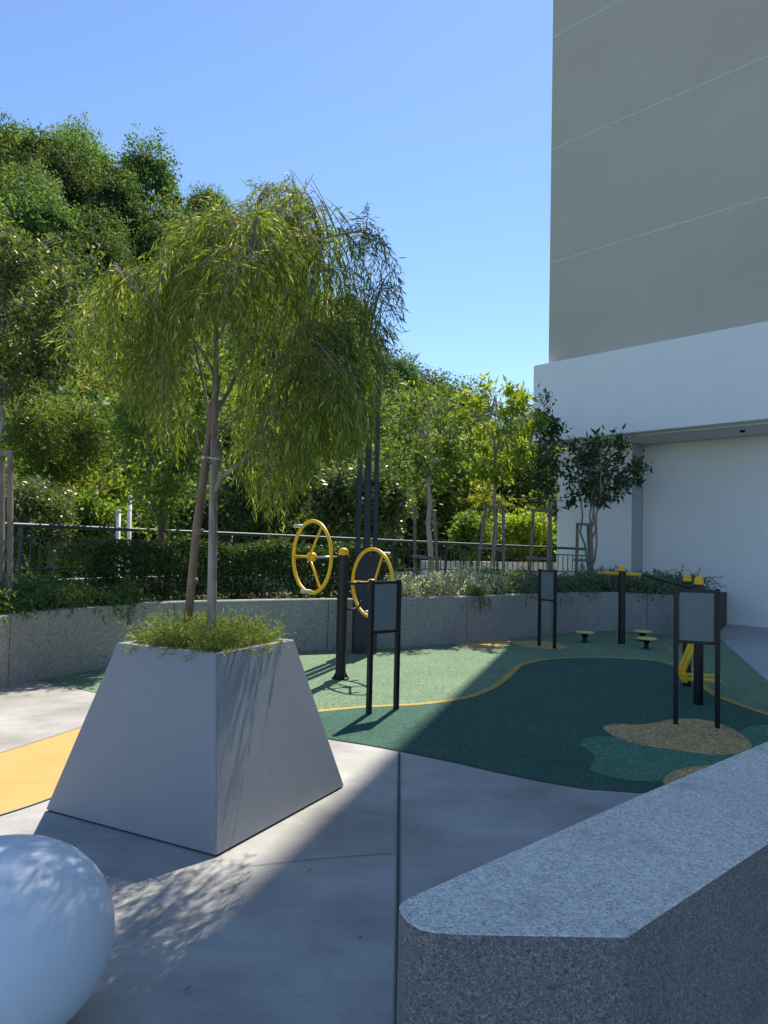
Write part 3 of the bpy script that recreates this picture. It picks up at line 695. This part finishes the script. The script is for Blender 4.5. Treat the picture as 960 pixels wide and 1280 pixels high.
            nl = int(sgl * st_ / (.020 if not airy else .027)); uu = np.linspace(0, sgl - 1e-4, nl); k0 = uu.astype(int); fr2 = (uu - k0)[:, None]
            cp = P[k0] * (1 - fr2) + P[k0 + 1] * fr2; dv = P[k0 + 1] - P[k0]; dv /= np.linalg.norm(dv, axis=1, keepdims=True)
            sd_ = rdir(nl, g); C_.append(cp); D_.append(dv * .9 + sd_ * .55 + np.array([0, 0, -.25])); Nn.append(rdir(nl, g))
    mb.build('trunk', M['bark'], e)
    # thin pendant twigs
    tb = MB()
    for pts in tm[::2]: tb.tube(pts[::3] + [pts[-1]], .0012, 3)
    C_ = np.concatenate(C_); D_ = np.concatenate(D_); Nn = np.concatenate(Nn); n = len(C_); print('willow leaves', n, 'strands', len(tm))
    cr = cards('crown', C_, D_, Nn, g.uniform(.045, .085, n), g.uniform(.006, .0095, n), M['willow'], None, e)
    tb.build('twigs', M['twig'], cr)
weeping()
# leaning stake tied to the weeping tree
p0 = at(233, 775, c2[1] + .12); p0[2] = PZ - .06
e = empty('leaning_stake', p0, 'brown round timber stake leaning beside the weeping tree trunk', 'stake')
mb = MB(); P = [p0, at(246, 660, c2[1] + .09), at(264, 530, c2[1] + .05), at(272, 470, c2[1] + .04)]; mb.tube(P, [.028, .027, .026, .025], 12)
for u in (.06, .3, .52): q = P[0] + (P[2] - P[0]) * u; d_ = (P[2] - P[0]); d_ /= np.linalg.norm(d_); mb.tube([q - d_ * .02, q, q + d_ * .02], [.027, .032, .027], 12)
mb.build('stake', M['timber2'], e)
mb = MB(); q = at(264, 573, c2[1] + .02); mb.tube([q + np.array([.052 * math.cos(a) - .005, .055 * math.sin(a) + .01, .004 * math.sin(2 * a)]) for a in np.linspace(0, 2 * math.pi, 25)[:-1]], .006, 6, closed=True)
mb.tube([q + np.array([-.06, -.03, 0]), q + np.array([-.085, -.04, -.03])], .005, 5); mb.build('tie', M['tie'], e)

# juniper sprays
def sprays(name, roots, outs, L, mats, nd=14, nl_len=.022, nl_w=.0035, parent=None, arch=.5, seed=3, jit=.35, zmin=None):
    g = np.random.default_rng(seed); C_, D_, W_ = [], [], []
    for p, o_ in zip(roots, outs):
        l = L * g.uniform(.5, 1.2); d = np.array([o_[0], o_[1], g.uniform(.4, 1.3)]) + g.normal(size=3) * jit; d /= np.linalg.norm(d)
        q = np.array(p, float); nst = nd
        for t in range(nst):
            d = d + np.array([0, 0, -arch / nst * 1.6]); d /= np.linalg.norm(d); q2 = q + d * l / nst
            for s_ in range(2): C_.append(q + (q2 - q) * g.random()); D_.append(d * .8 + rdir(1, g)[0] * .75)
            q = q2
            if zmin is not None and q[2] < zmin and d[2] < 0: break
    C_ = np.array(C_); D_ = np.array(D_); n = len(C_)
    return cards(name, C_, D_, rdir(n, g), nl_len * g.uniform(.7, 1.3, n), nl_w * g.uniform(.8, 1.2, n), mats, None, parent)
g = np.random.default_rng(11); rt_, ou_ = [], []
q4 = np.array(Q(K - .10, PZ - .05))
for k in range(1150):
    u, v = g.random(2); u, v = .5 + (u - .5) * .92, .5 + (v - .5) * .92; p = q4[0] * (1 - u) * (1 - v) + q4[1] * u * (1 - v) + q4[2] * u * v + q4[3] * (1 - u) * v
    o_ = (p - q4.mean(0)); rt_.append(p); ou_.append(o_[:2] * 1.3)
o = sprays('low_juniper', rt_, ou_, .22, M['juniper'], 16, .030, .0058, arch=.55, seed=12, jit=.55, zmin=PZ - .035); tag(o, 'bushy yellow-green juniper filling the top of the tapered planter', 'shrub')

# planting in the bed
wls = [np.array([*p, WH]) for p in wback]
wseg = [0]
for i in range(1, len(wls)): wseg.append(wseg[-1] + np.linalg.norm(wls[i] - wls[i - 1]))
def wat(s): return np.array([np.interp(s, wseg, [q[k] for q in wls]) for k in range(3)])
def s_of_px(px):                          # arc length where the wall crosses photo column px
    best = min(range(len(wls)), key=lambda i: abs(480 + F * ((wls[i] - [0, 0, EYE]) @ rt) / ((wls[i] - [0, 0, EYE]) @ fw) - px)); return wseg[best]
def wnorm(s): a, b = wat(s - .1), wat(s + .1); t = (b - a)[:2]; t /= np.linalg.norm(t); return np.array([-t[1], t[0]])
sA, sB, sC, sD, sE = [s_of_px(x) for x in (-320, 150, 500, 655, 846)]
def cover(name, s0, s1, d0, d1, n, L, mat, h=.0, seed=5, nl=(.045, .019), arch=.9, over=.25, zr=.3):
    g = np.random.default_rng(seed); rr, oo = [], []
    for k in range(n):
        s_ = g.uniform(s0, s1); nv = wnorm(s_); dd_ = d0 + (d1 - d0) * g.random(); p = wat(s_)
        lump = .5 + .5 * math.sin(s_ * 3.1 + seed) * math.cos(dd_ * 4 + s_)
        z = .70 + g.random() * zr * (.4 + .8 * lump) + h
        rr.append([p[0] + nv[0] * dd_, p[1] + nv[1] * dd_, z]); a = g.uniform(0, 6.28)
        o_ = np.array([math.cos(a), math.sin(a)]) * .8
        if dd_ < .3: o_ = o_ * .6 - nv * 1.0
        oo.append(o_)
    return sprays(name, rr, oo, L, M[mat], 9, nl[0], nl[1], arch=arch, seed=seed)
o = cover('ground_cover', sA, s_of_px(170), -.05, 1.3, 3600, .30, 'cover', seed=21); tag(o, 'dark green creeping shrubs spilling over the granite wall at left', 'ground cover', kind='stuff')
o = cover('ground_cover', sD - .2, sE, -.05, 1.2, 2600, .30, 'silver', seed=22, nl=(.05, .021), zr=.36); tag(o, 'grey-green creeping shrubs along the wall near the white pier', 'ground cover', kind='stuff')
o = cover('ground_cover', s_of_px(170), sC, .05, .5, 500, .16, 'cover', seed=23, zr=.05); tag(o, 'sparse low ground cover at the foot of the dark hedge', 'ground cover', kind='stuff')
# hanging tufts over the wall
for px, lab in ((137, 'dark green tuft of creeper hanging over the wall left of the planter'), (592, 'dark green tuft of creeper hanging over the wall, below the lime tree')):
    s_ = s_of_px(px); nv = wnorm(s_); g = np.random.default_rng(int(px)); rr, oo = [], []
    for k in range(130): p = wat(s_ + g.normal() * .13); rr.append([p[0] - nv[0] * .05, p[1] - nv[1] * .05, .78 + g.random() * .12]); oo.append(-nv * g.uniform(.5, 1.4) + g.normal(size=2) * .3)
    o = sprays('creeper_tuft', rr, oo, .34, M['cover'], 10, .045, .009, arch=3.2, seed=int(px)); tag(o, lab, 'plant', 'creeper tufts hanging over the wall')
# pale variegated shrubs, one by one
pl_px = [(515, .35, .30), (540, .75, .36), (562, .4, .27), (583, .8, .34), (607, .4, .30), (628, .8, .40), (646, .45, .32)]
pl_lb = ['pale cream-green shrub at the right end of the hedge', 'pale cream shrub at the foot of the pale-trunked staked tree', 'pale cream shrub between the pale-trunked tree and the hanging tuft', 'pale cream-green shrub behind the hanging creeper tuft', 'pale yellow-green shrub at the foot of the lime-leaved tree', 'tall pale shrub just right of the lime-leaved tree', 'pale shrub left of the farthest notice board']
for k, ((px, dd_, h_), lab) in enumerate(zip(pl_px, pl_lb)):
    s_ = s_of_px(px); nv = wnorm(s_); p = wat(s_) + np.array([*(nv * dd_), 0]); g = np.random.default_rng(100 + k); rr, oo = [], []
    for q in range(340):
        a = g.uniform(0, 6.28); r_ = .38 * math.sqrt(g.random()); rr.append([p[0] + r_ * math.cos(a), p[1] + r_ * math.sin(a), .70 + g.random() * h_ * .9]); oo.append([math.cos(a) * r_ * 2.5, math.sin(a) * r_ * 2.5])
    n_ = 1900; v_ = rdir(n_, g); v_[:, 2] = np.abs(v_[:, 2]); cc_ = np.array([p[0], p[1], .72]); lump = 1 + .16 * np.sin(v_[:, 0] * 7 + k) * np.cos(v_[:, 1] * 6) + g.normal(size=n_) * .10
    P_ = cc_ + v_ * np.array([.40, .34, h_ * 1.05]) * (g.uniform(.35, 1, n_) ** .4 * lump)[:, None]
    o = cards('pale_shrub', P_, v_ + rdir(n_, g) * .8 + np.array([0, 0, .4]), v_ + rdir(n_, g) * .6, .055 * g.uniform(.6, 1.3, n_), .026, M['pale'])
    tag(o, lab, 'shrub', 'pale shrubs in the planting bed')
# hedge
def hedge(px0, px1, d_in, thick, ztop, n, name, label, seed):
    g = np.random.default_rng(seed); s0, s1 = s_of_px(px0), s_of_px(px1); e = empty(name, (*wat((s0 + s1) / 2)[:2], .7), label, 'hedge')
    C_ = []; 
    for k in range(n):
        s_ = g.uniform(s0, s1); nv = wnorm(s_); f = g.random(); u = g.random()
        if f < .62: dd_ = d_in + .14 * g.random() ; z = .76 + (ztop - .76) * g.random() ** .95
        elif f < .85: dd_ = d_in + thick * u; z = ztop - .10 * g.random()
        else: dd_ = d_in + thick * u; z = .85 + (ztop - .85) * g.random()
        z += .05 * math.sin(s_ * 5) + .03 * math.sin(s_ * 13); dd_ += .05 * math.sin(s_ * 7 + z * 6)
        ef = min(s_ - s0, s1 - s_); z -= max(0, .25 - ef) * .8
        p = wat(s_); C_.append([p[0] + nv[0] * dd_, p[1] + nv[1] * dd_, z])
    C_ = np.array(C_) + g.normal(size=(n, 3)) * .03
    cards('foliage', C_, rdir(n, g) + np.array([0, -.3, .4]), rdir(n, g) + np.array([0, -.4, .6]), .055 * g.uniform(.7, 1.3, n), .03 * g.uniform(.7, 1.2, n), M['hedge'], None, e)
    mb = MB(); k = s0 + .1
    while k < s1:
        nv = wnorm(k); p = wat(k); b = np.array([p[0] + nv[0] * (d_in + thick * .4), p[1] + nv[1] * (d_in + thick * .4), .69])
        for q in range(3): limb(mb, b, b + np.array([g.normal() * .12, g.normal() * .12, .6]), .009, .004, .06, 4, int(k * 100) + q, seg_=5)
        k += .28
    mb.build('stems', M['bark_d'], e)
hedge(150, 500, .42, .75, 1.50, 27000, 'clipped_hedge', 'clipped dark glossy hedge running behind the wall from the white poles to the lamp column', 31)

# timber stake frames
def stakes(name, lab, feet, tops, bars, wd=.06, mat='timber', grp='timber frames staking the bed trees', caps=()):
    c = feet[0]; e = empty(name, c, lab, 'tree stakes', grp)
    for a, b in zip(feet, tops): mb = MB(); mb.beam(a, b, wd, wd); mb.build('stake', M[mat], e, .003)
    for a, b in bars: mb = MB(); mb.beam(a, b, .03, .055); mb.build('crossbar', M[mat], e)
    return e
def fz(p, z): q = np.array(p, float); q[2] = z; return q
def bedpt(px, D, z=.68): d = ray(px, 720); return np.array([d[0] / d[1] * D, D, z])
# left staked tree
D = 8.75
stakes('stake_frame', 'tall weathered timber stakes at the left edge holding the bronze-leaved tree', [bedpt(3.5, D), bedpt(14.5, D - .2), bedpt(-25, D + .1)], [at(3, 563, D), at(13, 563, D - .2), at(-24, 563, D + .1)], [(at(-28, 568, D + .06), at(16, 567, D - .12)), (at(-28, 680, D + .06), at(16, 678, D - .12))], .052)
broadleaf('bronze_tree', 'dark bronze-green tree with small leaves at the left edge, tied to tall stakes', bedpt(-8, D + .1), at(15, 395, D + .1), (1.03, .95, 1.18), 420, 26, .085, .038, 'bronze', 'bark', .045, 41, droop=.1, clump=.12)
# pale-trunk tree
D = 14.6
stakes('stake_frame', 'two timber stakes with a low crossbar around the pale thick trunk', [bedpt(519, D), bedpt(549, D - .3)], [at(518.5, 632, D), at(543, 640, D - .3)], [(at(514, 695, D - .1), at(552, 699, D - .3))], .06)
broadleaf('pale_trunk_tree', 'slender tree with thick pale trunk and loose yellow-green crown, left of three staked trees', bedpt(536, D), at(534, 545, D), (.86, .8, 1.25), 95, 22, .15, .046, 'mid', 'bark_p', .07, 42, droop=.3, clump=.13, nlimb=14, ub=.75)
D = 15.3
stakes('stake_frame', 'leaning timber stakes tied by a high crossbar around the lime-leaved tree', [bedpt(594, D), bedpt(630, D - .2), bedpt(612, D + .4)], [at(607, 634, D), at(629, 634, D - .2), at(621, 634, D + .2)], [(at(603, 634, D), at(633, 634, D - .15)), (at(596, 685, D - .06), at(634, 686, D - .2))], .055)
broadleaf('lime_tree', 'bright lime-green tree with long leaves and thin trunk, middle of the staked trees', bedpt(616, D), at(619, 533, D), (.92, .85, 1.22), 74, 24, .20, .060, 'lime', 'bark', .055, 43, droop=.45, clump=.12, nlimb=14, ub=.8)
D = 16.3
stakes('stake_frame', 'timber stakes with two crossbars around the thin grey-trunked tree', [bedpt(661, D), bedpt(689, D - .2)], [at(667, 638, D), at(688, 640, D - .2)], [(at(663, 638, D), at(692, 639, D - .15)), (at(657, 697, D - .06), at(692, 699, D - .2))], .055)
broadleaf('thin_tree', 'thin tall tree with sparse dark leaves in front of the white podium corner', bedpt(680, D), at(681, 565, D), (.42, .45, 1.35), 130, 14, .14, .045, 'dark', 'bark', .06, 44, droop=.2, clump=.12, nlimb=9, ub=.7)
D = 16.6
stakes('stake_frame', 'small square timber frame around the stems of the dark multi-stem tree', [bedpt(720, D), bedpt(741, D - .2), bedpt(738, D + .4)], [at(722, 655, D), at(737, 656, D - .2), at(735, 655, D + .3)], [(at(720, 655, D), at(739, 656, D - .15)), (at(717, 700, D - .06), at(744, 701, D - .2))], .055)
broadleaf('multi_stem_tree', 'dark glossy multi-stemmed tree beside the white pier', bedpt(738, D), at(748, 588, D), (1.0, .85, .74), 88, 22, .17, .062, 'dark', 'bark', .055, 45, stems=6, droop=.15, clump=.15, nlimb=14, ub=.7)

# trees beyond the railing
def tz(px, D): d = ray(px, 675); return terr(d[0] / d[1] * D, D)
def beyond(name, lab, px, py, D, rpx, rpy, leaf, seed, LL=.13, LW=.05, ntw=300, lpt=24, bx=None, barkm='bark_d', tr=.08, **k):
    bx = px if bx is None else bx; d = ray(bx, 675); b = np.array([d[0] / d[1] * D, D, tz(bx, D) - .1]); s_ = D / F
    return broadleaf(name, lab, b, at(px, py, D), (rpx * s_, rpx * s_ * .9, rpy * s_), ntw, lpt, LL, LW, M and leaf, barkm, tr, seed, 'trees beyond the railing', clump=.2, **k)
broadleaf('broadleaf_tree', 'spreading broad-leaved tree rising behind the clipped hedge, left of the leaning stake', bedpt(208, 11.3), at(212, 512, 11.15), (1.05, 1.0, 1.7), 330, 22, .12, .05, 'mid', 'bark_b', .055, 51, clump=.16, nlimb=12)
beyond('broadleaf_tree', 'glossy whitish-leaved bushy tree behind the lamp column masts', 455, 628, 19, 68, 50, 'gloss', 52, .17, .07, 420, 24, tr=.09, stems=3)
beyond('broadleaf_tree', 'dark leafy tree behind the right side of the weeping tree', 335, 600, 18, 65, 62, 'dark', 53, .17, .07, 340, 22)
beyond('broadleaf_tree', 'feathery yellow-green tree above the railing near the left edge', 75, 545, 22, 90, 55, 'mid', 54, .16, .045, 480, 28)
beyond('broadleaf_bush', 'bright glossy bush behind the left end of the railing', 35, 650, 13.5, 52, 62, 'gloss', 55, .10, .045, 360, 26, stems=3, tr=.06, cat='shrub')
beyond('broadleaf_bush', 'glossy bush between the bright bush and white poles', 112, 662, 15, 45, 52, 'mid', 56, .11, .05, 300, 26, stems=3, tr=.06, cat='shrub')
beyond('broadleaf_bush', 'low dark bush behind the railing right of the white poles', 250, 655, 17, 60, 42, 'dark', 57, .13, .05, 300, 24, stems=3, tr=.06, cat='shrub')
beyond('broadleaf_tree', 'dense green tree behind the pale-trunked staked tree', 545, 610, 27, 62, 72, 'mid', 58, .22, .09, 420, 24)
beyond('broadleaf_tree', 'bright green drooping tree seen between lime tree and thin tree', 655, 600, 30, 55, 48, 'mid', 59, .24, .08, 320, 22)
beyond('broadleaf_bush', 'bright lime bush low behind the railing between the staked trees', 588, 668, 22, 26, 30, 'mid', 60, .15, .06, 170, 20, stems=3, tr=.05, cat='shrub')
beyond('broadleaf_bush', 'mid-green bush behind the railing beside the white podium', 655, 668, 24, 40, 32, 'lime', 61, .17, .07, 240, 20, stems=3, tr=.05, cat='shrub')
beyond('broadleaf_tree', 'dark crowned tree beyond the railing above the lamp column base', 500, 640, 24, 45, 50, 'dark', 62, .2, .08, 280, 22)
a_, b_ = bedpt(528, 21.5), bedpt(694, 24)
mb = MB(); mb.box(((a_[0] + b_[0]) / 2, (a_[1] + b_[1]) / 2, .15), (np.linalg.norm((b_ - a_)[:2]), .2, 2.0), math.atan2(b_[1] - a_[1], b_[0] - a_[0])); o = mb.build('boundary_wall', M['kerb'], None, .01); tag(o, 'low pale concrete wall seen through the railing behind the staked trees', 'wall')
# white poles
for (px, y0, y1, D, r_, lab) in ((148.5, 640, 745, 13.2, .035, 'white pole behind the railing, left of the near pair'), (162.5, 622, 745, 13.6, .035, 'white pole behind the railing, right of the near pair'), (290, 642, 720, 19, .03, 'thin pale pole seen just right of the weeping tree trunk'), (468, 640, 720, 19, .03, 'thin pale pole behind the lamp column')):
    a = at(px - 1.5, y1, D); a[2] = Z0 - .05; b = at(px, y0, D); mb = MB(); mb.tube([a, b], r_, 10); mb.lathe((b[0], b[1], b[2]), [(r_ * 1.2, 0), (r_ * 1.2, .03), (.005, .04)], 10); o = mb.build('white_pole', M['pole']); tag(o, lab, 'pole', 'white poles beyond the railing')

for (px, py), lab in (((228, 1240), 'dry fallen leaf on the shaded paving nearest the pebble seat'), ((383, 1090), 'tiny fallen leaf on the paving near the hairline saw cut'), ((446, 1175), 'tiny pale fallen leaf on the paving beside the channel joint')):
    p = G(px, py, .012); o = cards('fallen_leaf', np.array([p]), np.array([[.6, .7, .1]]), np.array([[.1, 0, 1.0]]), .045, .012, M['timber']); tag(o, lab, 'leaf')
# ------------------------------------------------------------ hillside forest
def crown_proto(kind, seed, leaf, nlump, nleaf, size, shape):
    g = np.random.default_rng(seed); C_, Nn = [], []
    for k in range(nlump):
        d = rdir(1, g)[0]; d[2] = abs(d[2]) * 1.15 - .5; c = d * np.array(shape) * g.uniform(.45, .85); r_ = g.uniform(.10, .30) * shape[0]
        m = nleaf; v = rdir(m, g); v[:, 2] = np.where(v[:, 2] < -.3, -v[:, 2], v[:, 2])
        C_.append(c + v * r_ * g.normal(.88, .40, m)[:, None]); Nn.append(v)
    m = int(nlump * nleaf * .17); v = rdir(m, g); v[:, 2] = np.where(v[:, 2] < -.5, -v[:, 2], v[:, 2])
    lm = 1 + .22 * np.sin(v[:, 0] * 6 + seed) * np.cos(v[:, 1] * 5 + v[:, 2] * 4)
    C_.append(v * np.array(shape) * (g.uniform(.25, 1, m) ** .33 * lm * 1.02)[:, None]); Nn.append(v)
    C_ = np.concatenate(C_); Nn = np.concatenate(Nn); n = len(C_); C_[:, 2] += shape[2] * .9
    o = cards('crown', C_, rdir(n, g) + np.array([0, 0, -.2]), Nn + rdir(n, g) * .7, size * g.uniform(.6, 1.4, n), size * .55 * g.uniform(.6, 1.3, n), M[leaf])
    mb = MB(); limb(mb, (0, 0, -2.4), (0, 0, shape[2] * 1.2), .18, .05, .04, 6, seed)
    for k in range(5): d = rdir(1, g)[0]; limb(mb, (0, 0, g.uniform(.0, .8) * shape[2]), (d[0] * shape[0] * .7, d[1] * shape[0] * .7, shape[2] * g.uniform(.8, 1.3)), .09, .03, .06, 4, seed + k, seg_=5)
    t = mb.build('trunk', M['bark_d']); root = bpy.data.objects.new('forest_tree', None); COL.objects.link(root)
    o.parent = root; t.parent = root; return root, [o, t]
KINDS = [('dark rounded tree', 'h1', 46, 230, .27, (3.0, 3.0, 2.8), 1), ('green broad tree', 'h2', 50, 220, .28, (3.2, 3.2, 2.4), 2),
         ('dark tall tree', 'h1', 52, 200, .25, (2.5, 2.5, 3.6), 3), ('yellow-green tree', 'h3', 42, 210, .26, (2.6, 2.6, 2.6), 4), ('green narrow tree', 'h2', 52, 200, .25, (2.3, 2.3, 3.5), 5)]
protos = [crown_proto(k, 200 + s_, lf, nl, nf, sz, sh) for k, lf, nl, nf, sz, sh, s_ in KINDS]; used = [False] * 5
def plant(kind, loc, sc_, rz, lab=None):
    root, ch = protos[kind]
    if not used[kind]: r_ = root; used[kind] = True
    else:
        r_ = root.copy(); COL.objects.link(r_)
        for c_ in ch: q = c_.copy(); COL.objects.link(q); q.parent = r_
    r_.location = [float(q) for q in loc]; r_.scale = sc_; r_.rotation_euler = (0, 0, rz)
    if not lab:
        q = np.array(loc, float) - [0, 0, EYE]; px = 480 + F * (q @ rt) / (q @ fw); rr = math.hypot(loc[0], loc[1]); t = rr / np.interp(math.atan2(loc[0], loc[1]), sb, sr)
        reg = 'near the left edge' if px < 45 else 'left of the big weeping tree' if px < 150 else 'behind the left of the weeping tree' if px < 265 else 'behind the right of the weeping tree' if px < 400 else 'above the yellow wheels' if px < 500 else 'above the staked bed trees'
        band = 'at the foot of the hillside' if t < .42 else 'low on the hillside' if t < .58 else 'halfway up the hillside' if t < .75 else 'high on the hillside' if t < .9 else 'on the ridge'
        lab = KINDS[kind][0] + ' ' + band + ' ' + reg
    tag(r_, lab, 'tree', 'forest trees on the hillside'); return r_
g = np.random.default_rng(77); cnt = 0
rad_ = 27.0
while rad_ < 108:
    stp = 2.35 + rad_ * .026; b = R(-31) + g.random() * .05
    while b < R(17):
        rr = rad_ + g.uniform(-1, 1) * stp * .35; bb = b + g.normal() * .01
        x, y = rr * math.sin(bb), rr * math.cos(bb); lim = np.interp(bb, sb, sr)
        if rr < lim + 1:
            # leave the tower's ground free
            if not (nn @ np.array([x, y]) > A_BEAM - 2 and -(dd @ np.array([x, y])) > s_beam - 3):
                z = terr(x, y); s_ = (.55 + rr * .0075) * g.uniform(.8, 1.25)
                k = g.choice(5, p=[.36, .24, .24, .03, .13]); near = rr < 40
                if near: k = g.choice([1, 3, 4, 0]);
                plant(int(k), (x, y, z + .4), (s_, s_, s_ * g.uniform(.85, 1.15)), g.uniform(0, 6.28)); cnt += 1
        b += stp * 1.35 / rad_
    rad_ += stp * 1.25
for px, py, D, k, s_, lab in ((182, 275, 92, 2, 1.7, 'big dark tree standing up alone on the ridge skyline'), (258, 275, 96, 0, 1.0, 'small dark round tree on the skyline above the weeping tree'), (492, 492, 66, 0, .9, 'dark tree on the right end of the ridge beside the lamp head'), (15, 235, 96, 1, 1.6, 'broad tree on the highest part of the ridge at the left edge'), (95, 235, 98, 4, 1.5, 'tall tree on the skyline left of the big dark one')):
    p = at(px, py, D); plant(k, (p[0], p[1], p[2] - 1), (s_, s_, s_), px, lab); cnt += 1
n = 90000; bb = g.uniform(R(-30), R(13), n); lim = np.interp(bb, sb, sr); rr = 25 + (lim - 24) * g.random(n) ** .75
X, Y = rr * np.sin(bb), rr * np.cos(bb); keep = ~((nn[0] * X + nn[1] * Y > A_BEAM - 2) & (-(dd[0] * X + dd[1] * Y) > s_beam - 1)); X, Y, rr = X[keep], Y[keep], rr[keep]; n = len(X)
Z = np.array([terr(a, b) for a, b in zip(X, Y)]); hgt = 1.2 + 1.6 * (np.sin(X * .9 + 2) * np.cos(Y * .8) * .5 + .5)
P_ = np.stack([X, Y, Z + hgt * g.random(n) ** .5], 1)
o = cards('undergrowth', P_, rdir(n, g), rdir(n, g) + np.array([0, -.5, .9]), .42 * g.uniform(.6, 1.4, n), .24, M['h1']); tag(o, 'tangled green undergrowth covering the slope between the forest trees', 'undergrowth', kind='stuff')
print('forest', cnt)
for k in range(5):
    if not used[k]: plant(k, (-60, 60, terr(-60, 60)), (1, 1, 1), 0)
